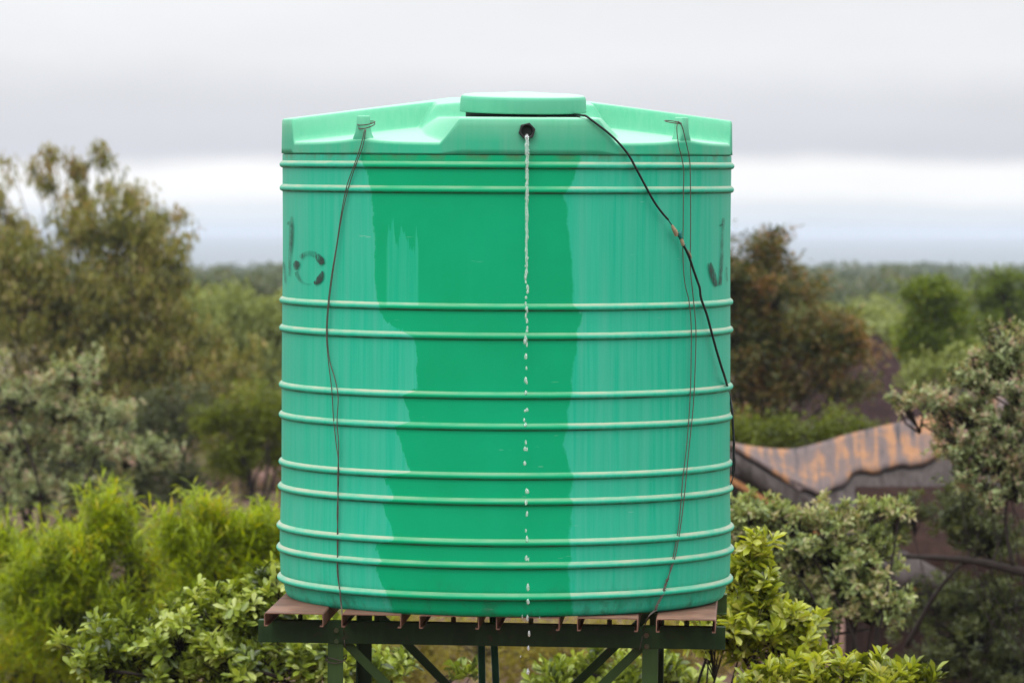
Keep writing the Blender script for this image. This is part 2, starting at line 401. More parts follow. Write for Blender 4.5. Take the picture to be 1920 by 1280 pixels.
edge = [(RT - .010, .001), (RT - .005, .003), (RT - .0015, .0065), (RT + .001, .012)]
ring = []
for r in rad: ring.append((r * np.cos(th), r * np.sin(th), top_h(r * np.cos(th), r * np.sin(th))))
zr = top_h((RT - .02) * np.cos(th), (RT - .02) * np.sin(th))
for r, dz in edge: ring.append((r * np.cos(th), r * np.sin(th), zr - dz))
z0 = zl(290) + .001
for k in range(1, 7):
    f = k / 6; ring.append(((RT + .001 + .002 * f) * np.cos(th), (RT + .001 + .002 * f) * np.sin(th), (zr - .012) * (1 - f) + z0 * f))
ring.append(((RT - .008) * np.cos(th), (RT - .008) * np.sin(th), z0 - .001 + 0 * th))
U = np.array([a[0] for a in ring]); Vv = np.array([a[1] for a in ring]); Zz = np.array([a[2] for a in ring])
def uv2xy(u, v): return (u * math.sin(PHI) + v * math.cos(PHI), -u * math.cos(PHI) + v * math.sin(PHI))
Xx, Yy = uv2xy(U, Vv)
I = np.arange(U.size).reshape(U.shape); J = np.roll(I, -1, 1)
Q = np.stack([I[:-1], I[1:], J[1:], J[:-1]], -1).reshape(-1, 4)[:, ::-1]
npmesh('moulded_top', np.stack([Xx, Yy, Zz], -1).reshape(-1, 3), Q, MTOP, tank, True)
def uvm(u, v, z, extra=0.0):
    x, y = uv2xy(u, v); ang = math.atan2(v, u)
    return Matrix.Translation((x, y, z)) @ Matrix.Rotation(PHI + extra, 4, 'Z')
# lugs for the tie wires
lug_me = None
for a0 in (45, -45, 135, -135):
    a = math.radians(a0); zt = zl(220.5); zb = zl(262)
    lv = [(zb - .02, .055, .02), (zb + .005, .040, .026), (zb + .025, .028, .026), (zb + .05, .0235, .025), (zt - .006, .0215, .024), (zt, .018, .021)]
    mb = MB(); nseg = 12; VV = []
    for z, hw, hd in lv:
        for k in range(nseg):
            q = 2 * math.pi * k / nseg; sq = lambda c: math.copysign(abs(c) ** .55, c)
            VV.append((hw * sq(math.cos(q)), hd * sq(math.sin(q)), z))
    QQ = [(i * nseg + k, i * nseg + (k + 1) % nseg, (i + 1) * nseg + (k + 1) % nseg, (i + 1) * nseg + k) for i in range(len(lv) - 1) for k in range(nseg)]
    QQ.append(tuple((len(lv) - 1) * nseg + k for k in range(nseg)))
    o = mb.add(VV, QQ).build('lug', MTOP, tank, True)
    x, y = uv2xy((RT - .024) * math.cos(a), (RT - .024) * math.sin(a))
    o.matrix_local = Matrix.Translation((x, y, 0)) @ Matrix.Rotation(PHI + a, 4, 'Z')
# manhole neck and lid
MDARK = NT('gap_shade'); MDARK.princ((.012, .016, .014, 1), .7, .2); MDARK = MDARK.m  # near-black colour paints the shade under the lid and inside the spout
LX, LY = uv2xy(.632, 0.0)
V, Q = lathe([(.225, ZP - .01), (.225, ZP + .03)], 64); o = npmesh('manhole_neck', V, Q, MDARK, tank, True); o.location = (LX, LY, 0)
lr = .247; lh = .066
lp = [(.20, .004), (lr - .006, .0), (lr, .0), (lr + .001, .006), (lr - .001, lh - .016), (lr - .004, lh - .006), (lr - .012, lh), (lr - .03, lh + .003), (lr - .06, lh + .0045), (lr - .075, lh - .001), (.12, lh + .004), (.06, lh + .011), (.05, lh + .007), (.002, lh + .008)]
V, Q = lathe(lp, 96)
lid = npmesh('lid', V, Q, MLID, tank, True)
lid.matrix_local = Matrix.Translation((LX, LY, ZP + .0215)) @ Matrix.Rotation(math.radians(2.6), 4, 'X') @ Matrix.Rotation(math.radians(.5), 4, 'Y')

# spout: hexagonal black fitting
MBLK = NT('black_plastic'); MBLK.princ((.010, .009, .011, 1), .42, .5); MBLK = MBLK.m
pn = on_tank(987.5, 246)
def hexring(ro, ri, y0, y1, n=48, hexo=True):
    mb = MB(); VV = []
    for y in (y0, y1):
        for r, hx in ((ro, hexo), (ri, False)):
            for k in range(n):
                q = 2 * math.pi * k / n
                rr = r * math.cos(math.pi / 6) / math.cos((q % (math.pi / 3)) - math.pi / 6) if hx else r
                VV.append((rr * math.cos(q), y, rr * math.sin(q)))
    QQ = []
    for k in range(n):
        k2 = (k + 1) % n
        QQ += [(k, k2, n + k2, n + k), (2 * n + k, 3 * n + k, 3 * n + k2, 2 * n + k2), (k, 2 * n + k, 2 * n + k2, k2), (n + k, n + k2, 3 * n + k2, 3 * n + k)]
    return mb.add(VV, QQ)
azn = math.atan2(pn[0], -pn[1])
mn = Matrix.Translation(pn) @ Matrix.Rotation(azn, 4, 'Z') @ Matrix.Rotation(math.radians(-14), 4, 'Y')
spout = hexring(.0335, .0225, -.022, .01).build('spout', MBLK, tank); spout.matrix_local = mn; bevel(spout, .002)
bore = MB().add([(.0225 * math.cos(2 * math.pi * k / 24), -.008, .0225 * math.sin(2 * math.pi * k / 24)) for k in range(24)], [tuple(range(24))]).build('bore', MDARK, spout)  # flat dark disc painting the shade inside the hole

# worn hand-painted letters on the sides
def mark_mat():
    t = NT('worn_black_paint'); o = t.obj()
    n1 = t.noise(o, 1, 3, .65, (190, 190, 12)); n2 = t.noise(o, 1, 4, .6, (26, 26, 26)); a = t.n('ShaderNodeAttribute'); a.attribute_name = 'tint'
    k = t.math('MULTIPLY', t.range(t.math('ADD', t.math('MULTIPLY', n1, .65), t.math('MULTIPLY', n2, .5)), .42, .66), a.outputs['Fac'])
    p = t.princ((.022, .045, .035, 1), .6, .3, link=False); tr = t.n('ShaderNodeBsdfTransparent'); mxs = t.n('ShaderNodeMixShader')
    t.l(t.math('MINIMUM', k, .92), mxs.inputs[0]); t.l(tr.outputs[0], mxs.inputs[1]); t.l(p.outputs[0], mxs.inputs[2]); t.l(mxs.outputs[0], t.out.inputs[0]); return t.m
MMARK = mark_mat()
def stroke(name, pts, widths, dens):
    P = smooth_path([(x, y, w_, d_) for (x, y), w_, d_ in zip(pts, widths, dens)], 8)
    tg = np.gradient(P[:, :2], axis=0); tg /= np.linalg.norm(tg, axis=1)[:, None]; nrm = np.stack([-tg[:, 1], tg[:, 0]], 1)
    VV = []; at = []
    for k in range(5):
        s = (k / 4 - .5)
        for i in range(len(P)):
            x, y = P[i, :2] + nrm[i] * P[i, 2] * s
            q = on_tank(min(max(x, 528.5), 1366), y, .0022); VV.append(q); at.append(P[i, 3] * (1 if 0 < k < 4 else .35) * (.3 if i in (0, len(P) - 1) else 1))
    n = len(P); I = np.arange(5 * n).reshape(5, n)
    Q = np.stack([I[:-1, :-1], I[1:, :-1], I[1:, 1:], I[:-1, 1:]], -1).reshape(-1, 4)
    npmesh(name, np.array(VV), Q, MMARK, tank, True, {'tint': at})
arc = lambda a, b, n=7: [(580 + 25 * math.cos(math.radians(q)), 504 + 29 * math.sin(math.radians(q))) for q in np.linspace(a, b, n)]
stroke('worn_letter', arc(70, 8), [5, 9, 12, 12, 11, 8, 4], [1.6] * 7)
stroke('worn_letter', arc(-18, -62), [10, 12, 14, 14, 13, 12, 8], [1.5, 1.5, 1.5, 1.4, 1.3, 1.1, .8])
stroke('worn_letter', arc(-62, -135), [12, 12, 11, 11, 10, 9, 8], [.8, .5, .35, .4, .6, .7, .5])
stroke('worn_letter', arc(-150, -185), [8, 12, 13, 13, 11, 9, 7], [1.0, 1.2, 1.2, 1.1, 1.0, .8, .5])
stroke('worn_letter', arc(170, 80), [8, 8, 7, 6, 5, 4, 4], [.6, .5, .4, .25, .2, .3, .3])
stroke('worn_letter', [(546, 405), (546, 430), (545, 455), (543, 485), (542, 518)], [6, 9, 8, 6, 5], [.55, .7, .7, .45, .4])
stroke('worn_letter', [(541, 415), (540, 422)], [4, 4], [.6, .6])
stroke('worn_letter', [(531, 490), (533, 510), (535, 532)], [4, 5, 4], [.5, .45, .4])
stroke('worn_letter', [(1357, 408), (1355, 450), (1353, 500), (1350, 536)], [6, 6, 7, 8], [.45, .5, .65, .9])
stroke('worn_letter', [(1355, 420), (1349, 424)], [5, 4], [.5, .5])
stroke('worn_letter', [(1330, 492), (1334, 506), (1339, 522), (1343.5, 537)], [8, 12, 12, 7], [.7, 1.0, 1.05, .9])
stroke('worn_letter', [(1362.5, 500), (1363, 515), (1364, 528)], [4, 3, 3], [.5, .5, .4])

# ------------------------------------------------------------------ steel stand
def paint_mat(name, c1, c2, rust, rust_amt, rough=.5):
    t = NT(name); o = t.obj(); n = t.noise(o, 7, 5, .6); v = t.noise(o, 1, 4, .6, (30, 30, 3)); s = t.noise(o, 16, 5, .7, loc=(3, 4, 5))
    col = t.mix(t.range(n, .3, .7), c1, c2); col = t.mix(t.range(t.noise(o, 3.2, 3, .5, loc=(9, 1, 2)), .54, .62, 0, .45), col, tuple(q * 2.1 for q in c2[:3]) + (1,)); col = t.mix(t.range(v, .5, .75, 0, .4), col, tuple(q * 1.5 for q in c2[:3]) + (1,))
    col = t.mix(t.range(s, .62 - rust_amt, .72 - rust_amt), col, rust)
    t.princ(col, rough, .22, t.bump(t.noise(o, 120, 3), .15, .002)); return t.m
MGREEN = paint_mat('dark_green_paint', (.007, .021, .004, 1), (.014, .036, .007, 1), (.040, .020, .010, 1), .02)
MGREEN2 = paint_mat('olive_green_paint', (.030, .058, .014, 1), (.044, .082, .021, 1), (.04, .032, .015, 1), -.01)
MPRIM = paint_mat('red_oxide_primer', (.125, .060, .042, 1), (.185, .098, .068, 1), (.23, .085, .045, 1), .05, .6)
MBOLT = paint_mat('bolt_steel', (.035, .055, .02, 1), (.06, .075, .03, 1), (.09, .05, .03, 1), .12)
MPIPE = paint_mat('green_pipe_paint', (.014, .05, .028, 1), (.022, .07, .04, 1), (.05, .08, .06, 1), .0, .35)
# stand frame: origin under the tank's middle, z = 0 on top of the deck, turned 3 degrees
SR = Matrix.Rotation(math.radians(.62), 4, 'Y') @ Matrix.Rotation(math.radians(-2.9), 4, 'Z')
M_ST = Matrix.Translation((XT, DT, ZB + .004)) @ SR
M_STAND = M_T @ M_ST
stand = empty('tank_stand', M_STAND)
tag(stand, 'green steel stand with reddish brown deck channels carrying the water tank', 'tank stand')
M_STI = M_ST.inverted()
def st_px(x, y, yl):
    """pixel -> stand frame point on the plane y = yl"""
    o = M_STI @ Vector((0, 0, CZ)); d = M_STI.to_3x3() @ Vector(ray(x, y, PITCH_T)); s = (yl - o.y) / d.y; return np.array(o + d * s)
YF, YR = -.62, .76            # front and rear beam
YCH = -.865                   # front ends of the deck channels
CH = .052                     # channel height
chans = [(495, 606, 0), (640, 752, 0), (786, 898, 0), (930, 1049, .007), (1082, 1196, 0), (1230, 1342, 0)]
th_ = .0035
for x0, x1, sag in chans:
    a = st_px(x0, 1165, YCH)[0]; b = st_px(x1, 1165, YCH)[0]; hw = (b - a) / 2; cx = (a + b) / 2; lip = .014
    outp = [(-hw + lip, -CH), (-hw, -CH), (-hw, -.004), (-hw + .004, 0), (hw - .004, 0), (hw, -.004), (hw, -CH), (hw - lip, -CH)]
    inp = [(hw - lip, -CH + th_), (hw - th_, -CH + th_), (hw - th_, -.007), (hw - .007, -th_), (-hw + .007, -th_), (-hw + th_, -.007), (-hw + th_, -CH + th_), (-hw + lip, -CH + th_)]
    mb = MB(); prof2 = [(p, q - .001) for p, q in outp + inp]
    n = len(prof2); ys = np.linspace(YCH, .98, 9); VV = []
    for yv in ys:
        for p, q in prof2:
            dz = -sag * (1 - (p / hw) ** 2) * math.exp(-((yv - YCH) / .25) ** 2) if q > -.02 else 0
            VV.append((cx + p, yv, q + dz))
    QQ = []
    for i in range(len(ys) - 1):
        for k in range(n):
            k2 = (k + 1) % n; QQ.append((i * n + k, i * n + k2, (i + 1) * n + k2, (i + 1) * n + k))
    h = n // 2
    for base, flip in ((0, 1), ((len(ys) - 1) * n, 0)):
        for k in range(h - 1):
            q = (base + k, base + k + 1, base + n - 2 - k, base + n - 1 - k); QQ.append(q[::-1] if not flip else q)
    mb.add(VV, QQ).build('deck_channel', MPRIM, stand)
    # bolt on the beam inside the channel
    for yb in (YF + .03, YR - .03):
        bo = MB().tube([(cx, yb, -CH - .001), (cx, yb, -CH + .018)], .011, 6).tube([(cx, yb, -CH + .018), (cx, yb, -CH + .026)], .005, 8).build('bolt', MBOLT, stand)
BH = .088
def cbeam(xa, xb, y, d):
    """C section beam, open towards +d"""
    t_ = .006; zt = -CH - .002
    pr = [(0, zt), (0, zt - BH), (d * .05, zt - BH), (d * .05, zt - BH + t_), (d * t_, zt - BH + t_), (d * t_, zt - t_), (d * .05, zt - t_), (d * .05, zt)]
    return MB().extrude([(p, q) for p, q in pr], (xa, y, 0), (xb, y, 0), (0, 1, 0), (0, 0, 1))
xa, xb = st_px(484, 1185, YF)[0], st_px(1360, 1195, YF)[0]
bevel(cbeam(xa, xb, YF, 1).build('beam', MGREEN, stand), .001, 1)
bevel(cbeam(xa, xb, YR + .05, -1).build('beam', MGREEN2, stand), .001, 1)
zbm = -CH - .002 - BH
px0, px1 = st_px(630, 1240, YF + .035)[0], st_px(1219, 1240, YF + .035)[0]
zg = -(M_STAND @ Vector((0, 0, 0))).z - .15
for xp in (px0, px1):
    for yp in (YF + .040, YR + .010):
        s = 1 if xp == px0 else -1; hw = .031; t_ = .005
        inner = 1 if yp < 0 else -1
        # angle section post
        pr = [(-hw, -hw), (hw, -hw), (hw, -hw + t_), (-hw + t_, -hw + t_), (-hw + t_, hw), (-hw, hw)]
        o = MB().extrude([(p * s, q * inner) for p, q in pr], (xp, yp, zg), (xp, yp, -CH - .01), (1, 0, 0), (0, 1, 0)).build('post', MGREEN2 if yp < 0 else MGREEN, stand)
        bevel(o, .0008, 1)
def brace(p, q, m, side): bevel(MB().bar(p, q, .005, .036, side).build('brace', m, stand), .001, 1)
spn = px1 - px0
for k in (0, 1, 2):
    zt = zbm + .035 - k * spn
    if zt - spn < zg: continue
    for yp, m, dy in ((YF + .052, MGREEN2, .004), (YR + .034, MGREEN, -.004)):
        brace((px0, yp, zt), (px1, yp, zt - spn), m, (0, 1, 0)); brace((px1, yp + dy * 2, zt), (px0, yp + dy * 2, zt - spn), m, (0, 1, 0))
for xp in (px0, px1):
    brace((xp, YF + .05, zbm - 1.4), (xp, YR, zbm - 2.6), MGREEN, (1, 0, 0))
for bx, by in ((631, 1181), (631, 1201), (1212, 1190.5), (1213, 1211)):
    q = st_px(bx, by, YF); MB().tube([(q[0], YF - .009, q[2]), (q[0], YF + .002, q[2])], .0105, 6).build('bolt', MBOLT, stand)
# thin wire wrapped round a post
MWIRE = NT('rusty_wire'); MWIRE.princ(MWIRE.mix(MWIRE.noise(MWIRE.obj(), 60, 3), (.055, .042, .034, 1), (.13, .10, .082, 1)), .6, .4, metal=.3); MWIRE = MWIRE.m
ww = []
for k in range(34):
    q = 2 * math.pi * k / 16; ww.append((px0 + .040 * math.copysign(abs(math.cos(q)) ** .5, math.cos(q)), YF + .04 + .040 * math.copysign(abs(math.sin(q)) ** .5, math.sin(q)), st_px(630, 1232, YF)[2] - .010 * k / 16 + .006 * math.sin(k * 1.3)))
wr = empty('wire_wrap', M_STAND @ Matrix.Translation((px0, YF, zbm - .05))); tag(wr, 'thin rusty wire wrapped round the stand post below the beam', 'wire')
MB().tube([np.array(p) - np.array((px0, YF, zbm - .05)) for p in ww], .0022, 5).build('wire_strand', MWIRE, wr)
# supply pipes under the tank
for (xa_, xb_, yv, lab) in ((902, 904, .06, 'dark green straight upright supply pipe under the tank beside a leaning pipe'), (925, 930, .06, 'dark green leaning supply pipe under the tank, beside the upright one')):
    p = st_px(xa_, 1170, yv); q = st_px(xb_, 1280, yv); d = (q - p) / (p[2] - q[2]); top = p - d * (-(p[2]) - .0)
    top = p + d * (p[2]); top[2] = -.002; bot = top + d * (-zg)
    root = empty('supply_pipe', M_STAND @ Matrix.Translation(tuple(top))); tag(root, lab, 'pipe')
    MB().tube([(0, 0, 0), tuple((bot - top) * .5), tuple(bot - top)], .0148, 16).build('pipe_run', MPIPE, root, True)
    MB().tube([tuple((0, 0, -.0)), tuple(d * .045)], .020, 12).build('coupling', MPIPE, root, False)

# ------------------------------------------------------------------ tie wires, cable, water
def wire_thing(name, label, cat, strands, extra=None):
    org = np.array(strands[0][1][0]); root = empty(name, M_TANK @ Matrix.Translation(tuple(org))); tag(root, label, cat)
    for pn_, pts, r, m in strands:
        MB().tube(smooth_path(np.array(pts) - org, 6), r, 6).build(pn_, m, root, True)
    return root
def lug_loop(cx, cy, rx, ry, off, n=14, ph=0.0, turns=1.0):
    out_ = []
    for k in range(int(n * turns) + 1):
        q = ph + 2 * math.pi * k / n
        p = on_tank(cx, cy, 0.0); dirx = np.array((-p[1], p[0], 0)) / RT; rad_ = np.array((p[0], p[1], 0)) / RT
        out_.append(p * (1, 1, 1) - rad_ * .022 + dirx * rx * math.cos(q) - rad_ * (-off) * math.sin(q) * -1 + np.array((0, 0, ry * math.sin(q))))
    return out_
oW = .014
tl = [(684, 243), (676, 275), (664, 310), (650, 350), (640, 400), (631, 460), (621, 520), (614, 580), (612, 630), (616, 680), (622, 730), (625, 780), (630, 830), (634, 860), (633, 900), (634, 960), (632, 1010), (634, 1070), (637, 1110), (640, 1141)]
tl2 = [(686, 243), (680, 275), (667, 310), (654, 350), (642, 400), (632, 460), (623, 520), (616, 580), (614, 630), (618, 675), (628, 710), (634, 745), (632, 790), (635, 830), (634.5, 860), (635, 900), (632, 960), (634, 1010), (632, 1070), (638, 1110), (641, 1141)]
beamw = [in_tank(np.array(M_ST @ Vector(tuple(st_px(x, y, yv))))) for x, y, yv in ((643, 1165, -.80), (645, 1185, YF - .006), (646, 1206, YF - .004), (648, 1212, YF + .02))]
w1 = wire_thing('tie_wire', 'thin rusty double wire tied to the lug above the round worn letter', 'wire',
    [('wire_strand', [on_tank(x, y, oW + .004 * math.sin(i)) for i, (x, y) in enumerate(tl)] + beamw, .0021, MWIRE),
     ('wire_strand', [on_tank(x, y, oW + .004 * math.cos(i)) for i, (x, y) in enumerate(tl2)] + beamw[:2], .0021, MWIRE),
     ('wire_loop', lug_loop(680, 231, .034, .008, .034, 14, .4, 2.2), .0021, MWIRE),
     ('wire_loop', lug_loop(681, 236, .028, .012, .036, 14, 2.0, 1.2), .0021, MWIRE)])
tr1 = [(1272, 228), (1269, 240), (1272, 270), (1279, 300), (1282, 320), (1281.5, 360), (1281, 420), (1280.5, 480), (1284, 530), (1292, 565), (1296, 610), (1296, 660), (1295, 720), (1292, 780), (1287, 840), (1280, 900), (1277, 940), (1272, 990), (1263, 1040), (1254, 1080)]
tr2 = [(1272, 228), (1279, 238), (1286, 265), (1293, 300), (1294.5, 340), (1295, 420), (1294.5, 500), (1299, 550), (1303, 590), (1305, 630), (1303, 700), (1300, 760), (1293, 830), (1288, 880), (1282, 940), (1274, 1000), (1264, 1050), (1250, 1088)]
endr = [(1247, 1100), (1243, 1112), (1239, 1125), (1231, 1136)]
def twist(pts, ph, amp): return [on_tank(x, y, oW) + np.array((amp * math.cos(i * 2.2 + ph), 0, amp * .5 * math.sin(i * 2.2 + ph))) for i, (x, y) in enumerate(pts)]
twp = [tuple(p[:2]) for p in smooth_path([(1252, 1085, 0), (1247, 1100, 0), (1242, 1115, 0), (1233, 1132, 0), (1229, 1143, 0)], 5)]
beamr = [in_tank(np.array(M_ST @ Vector(tuple(st_px(x, y, yv))))) for x, y, yv in ((1216, 1155, -.80), (1207, 1178, YF - .008), (1203, 1200, YF - .006), (1199, 1218, YF + .0))]
w2 = wire_thing('tie_wire', 'thin rusty double wire twisted at its lower end beside the black cable', 'wire',
    [('wire_strand', [on_tank(x, y, oW) for x, y in tr1] + twist(twp, 0, .0045) + beamr, .0021, MWIRE),
     ('wire_strand', [on_tank(x, y, oW + .003) for x, y in tr2] + twist(twp, 3.14, .0045) + beamr[:2], .0021, MWIRE),
     ('wire_loop', lug_loop(1270, 229, .030, .006, .034, 14, .3, 1.3), .0021, MWIRE)])
MCABLE = NT('black_cable_rubber'); MCABLE.princ((.008, .0085, .009, 1), .45, .4); MCABLE = MCABLE.m
MTAPE = NT('pale_insulating_tape'); MTAPE.princ(MTAPE.mix(MTAPE.noise(MTAPE.obj(), 90, 3), (.42, .33, .22, 1), (.25, .17, .10, 1)), .7, .2); MTAPE = MTAPE.m
MTEAL = NT('teal_tape'); MTEAL.princ((.004, .19, .16, 1), .5, .4); MTEAL = MTEAL.m
oc = .022
lidp = np.array((LX, LY, ZP)) + np.array((.20, -.13, .012))
cb_up = [lidp, on_tank(1091, 216.5, -.012), on_tank(1098, 217.5, .0), on_tank(1106, 223, .008), on_tank(1118, 232, .012), on_tank(1140, 249, .016), on_tank(1160, 268, oc - .002), on_tank(1178, 290, oc), on_tank(1190, 311, oc + .002), on_tank(1205, 339, oc), on_tank(1220, 367, oc), on_tank(1231, 385, oc), on_tank(1244, 402, oc), on_tank(1253, 412, oc)]
cb_thin = [on_tank(1252, 410, oc), on_tank(1256, 417, oc), on_tank(1261, 424, oc), on_tank(1268, 436, oc), on_tank(1276, 450, oc), on_tank(1282, 460, oc)]
cb_dn = [(1281, 459), (1286, 468), (1294, 487), (1300, 505), (1308, 528), (1312, 540), (1314, 557), (1319, 572), (1326, 592), (1334, 622), (1343, 655), (1352, 685), (1360, 710)]
cbd = [on_tank(x, y, oc) for x, y in cb_dn]
def silh(x, y):                                           # beyond the outline: hangs at the silhouette's depth
    return in_tank(Tp(x, y, DS - .05))
cbd += [silh(x, y) for x, y in ((1367.5, 740), (1372, 765), (1374.5, 800), (1376, 830), (1376, 855), (1375, 875), (1374, 890))]
cb_tail = [silh(1376, 850), silh(1378, 862), silh(1377.5, 880), silh(1374.5, 893), silh(1371, 905)] + [silh(1366, 930) + np.array((0, .15, 0)), silh(1360, 1000) + np.array((0, .35, 0))]
w3 = wire_thing('cable', 'black cable with taped joint running from under the lid down the tank', 'cable',
    [('upper_length', cb_up, .0048, MCABLE), ('bare_joint', cb_thin, .0022, MCABLE), ('lower_length', cbd, .0052, MCABLE), ('loose_end', cb_tail, .0026, MCABLE)])
c0 = np.array(cb_up[0])
def lump(name, pts, rads, m):
    P = smooth_path(np.array([on_tank(x, y, oc + .002) for x, y in pts]) - c0, 5); R_ = np.interp(np.linspace(0, 1, len(P)), np.linspace(0, 1, len(rads)), rads)
    R_ = R_ * (1 + .18 * np.sin(np.arange(len(P)) * 2.4)); MB().tube(P, R_, 8).build(name, m, w3, True)
lump('tape', [(1260, 422), (1263, 429), (1267, 436), (1268, 443)], [.004, .007, .009, .0095, .006], MTAPE)
lump('teal_tape', [(1276, 433), (1275, 437), (1275.5, 443), (1278, 447)], [.005, .0085, .007, .005], MTEAL)
lump('tape', [(1277, 448), (1279, 453), (1281, 461)], [.005, .0078, .006], MTAPE)
lump('teal_tape', [(1281, 459), (1285, 459)], [.006, .004], MTEAL)
lump('tape', [(1290, 468), (1294, 477), (1297, 485)], [.001, .0035, .001], MTAPE)

# water
t = NT('falling_water'); p = t.princ((.96, .99, .98, 1), .03, .6, t.bump(t.noise(t.obj(), 160, 2), .5, .004), link=False)
p.inputs['Transmission Weight'].default_value = .82; p.inputs['IOR'].default_value = 1.33; t.l(p.outputs[0], t.out.inputs[0]); MWATER = t.m  # whitish diffuse share paints in the sky glints on the water
rng = random.Random(7)
ps = on_tank(988, 257, .0)
wroot = empty('water_stream', M_TANK @ Matrix.Translation(tuple(ps))); tag(wroot, 'thin trickle of water falling from the black spout and breaking into drops', 'water')
def wpt(x, y): return on_tank(x, y, .034 + .03 * min(1, max(0, (y - 256) / 500))) - ps
# sheet leaving the spout, then a beaded jet
jp, jr = [], []
jp.append(on_tank(988, 254, .004) - ps); jr.append(.006)
jp.append(on_tank(988, 254.5, .016) - ps); jr.append(.008)
jp.append(on_tank(988, 257.5, .028) - ps); jr.append(.0095)
y = 263
while y < 505:
    fr = (y - 263) / 250
    jp.append(wpt(988.5 - 1.2 * fr + rng.uniform(-.9, .9), y)); jr.append((.0098 - .0035 * min(1, (y - 263) / 70)) * (1 + rng.uniform(-.35, .35)) * (1 - .12 * fr)); y += 3.1
jr[-1] = .002
MB().tube(np.array(jp), jr, 10).build('jet', MWATER, wroot, True)
def drop(x, y, r, L):
    n = 7; zs = np.linspace(1, -1, n); pts = []; rs = []
    c = wpt(x, y)
    for i, s in enumerate(zs):
        pts.append(c + np.array((rng.uniform(-.0008, .0008), 0, s * L))); rs.append(r * max(.12, (1 - s * s) ** .5) * (1 - .3 * s))
    MB().tube(pts, rs, 8).build('drop', MWATER, wroot, True)
yy = 509
while yy < 640: drop(987 + rng.uniform(-2.5, 2.5), yy, rng.uniform(.0035, .0065), rng.uniform(.006, .015)); yy += rng.uniform(5, 13)
for (x, y, r, L) in [(984, 640, .006, .012), (988, 646, .004, .01), (986, 668, .006, .013), (987, 690, .004, .008), (986, 712, .0065, .013), (988, 717, .004, .008), (986, 736, .006, .01), (988, 768, .006, .008), (984, 770, .004, .006),
        (983, 787, .004, .008), (985, 796, .006, .010), (986, 829, .004, .010), (984, 841, .005, .010), (988, 842, .004, .009), (984, 868, .006, .010), (987, 920, .005, .012), (990, 921, .004, .009), (986, 941, .006, .013), (988, 963, .005, .013),
        (986, 994, .004, .008), (988, 1010, .006, .015), (987, 1046, .006, .012), (991, 1048, .003, .008), (990, 1100, .006, .016), (990, 1127, .006, .012), (989, 1158, .005, .014), (979, 1155, .002, .008), (1012, 1157, .002, .006), (992, 1187, .005, .013), (991, 1214, .005, .011), (990, 1258, .006, .013), (976, 1230, .002, .006)]:
    drop(x, y, r, L)

# ------------------------------------------------------------------ thatched buildings
def thatch_mat(name, c1, c2, stretch=(10, 10, 40)):
    t = NT(name); o = t.obj(); a = t.noise(o, 1, 5, .7, stretch); b = t.noise(o, 1.3, 4, .6)
    col = t.mix(t.range(a, .3, .7), c1, c2); col = t.mix(t.range(b, .45, .7, 0, .5), col, tuple(q * .55 for q in c1[:3]) + (1,))
    t.princ(col, .92, .1, t.bump(a, .8, .04)); return t.m
MTH1 = thatch_mat('purple_brown_thatch', (.024, .013, .013, 1), (.056, .032, .032, 1), (12, 12, 5))
MTH2 = thatch_mat('grey_thatch', (.045, .036, .034, 1), (.13, .112, .108, 1), (14, 4, 4))
MDKW = thatch_mat('shade_dark_daub', (.022, .012, .010, 1), (.045, .024, .018, 1), (5, 5, 5))  # wall colour kept dark to paint the shadowed void under the gable
MBARGE = thatch_mat('orange_brown_timber', (.24, .10, .04, 1), (.34, .17, .075, 1), (20, 20, 4))
def cap_mat():
    t = NT('stained_ridge_cement'); o = t.obj()
    st = t.noise(o, 1, 4, .6, (9, 1.0, 1.0)); bl = t.noise(o, 2.6, 5, .62, (.7, 1, 1), (1, 2, 0)); fine = t.noise(o, 24, 4, .6)
    col = t.mix(t.range(fine, .3, .7), (.27, .130, .062, 1), (.38, .205, .11, 1))
    col = t.mix(t.range(t.math('ADD', t.math('MULTIPLY', st, .6), t.math('MULTIPLY', bl, .5)), .47, .56), col, t.mix(fine, (.105, .080, .078, 1), (.18, .135, .125, 1)))
    col = t.mix(t.range(st, .57, .64), col, (.060, .053, .058, 1))
    t.princ(col, .8, .25, t.bump(fine, .4, .01)); return t.m
MCAP = cap_mat()
DL = 50.0
k_ = DL / F
ridge_px = [(1366, 833), (1384, 836), (1420, 842), (1480, 846), (1530, 836), (1590, 818), (1640, 806), (1700, 792), (1760, 776), (1840, 752), (1920, 728), (2060, 690)]
RG = smooth_path([tuple(W(x, y, DL + (x - 1366) * .0025)) for x, y in ridge_px], 5)
lodge_o = np.array((RG[0][0], RG[0][1], 0.0)); RG = RG - lodge_o
lodge = empty('thatched_lodge', Matrix.Translation(tuple(lodge_o)))
tag(lodge, 'low thatched building with a sagging orange and grey ridge capping', 'building')
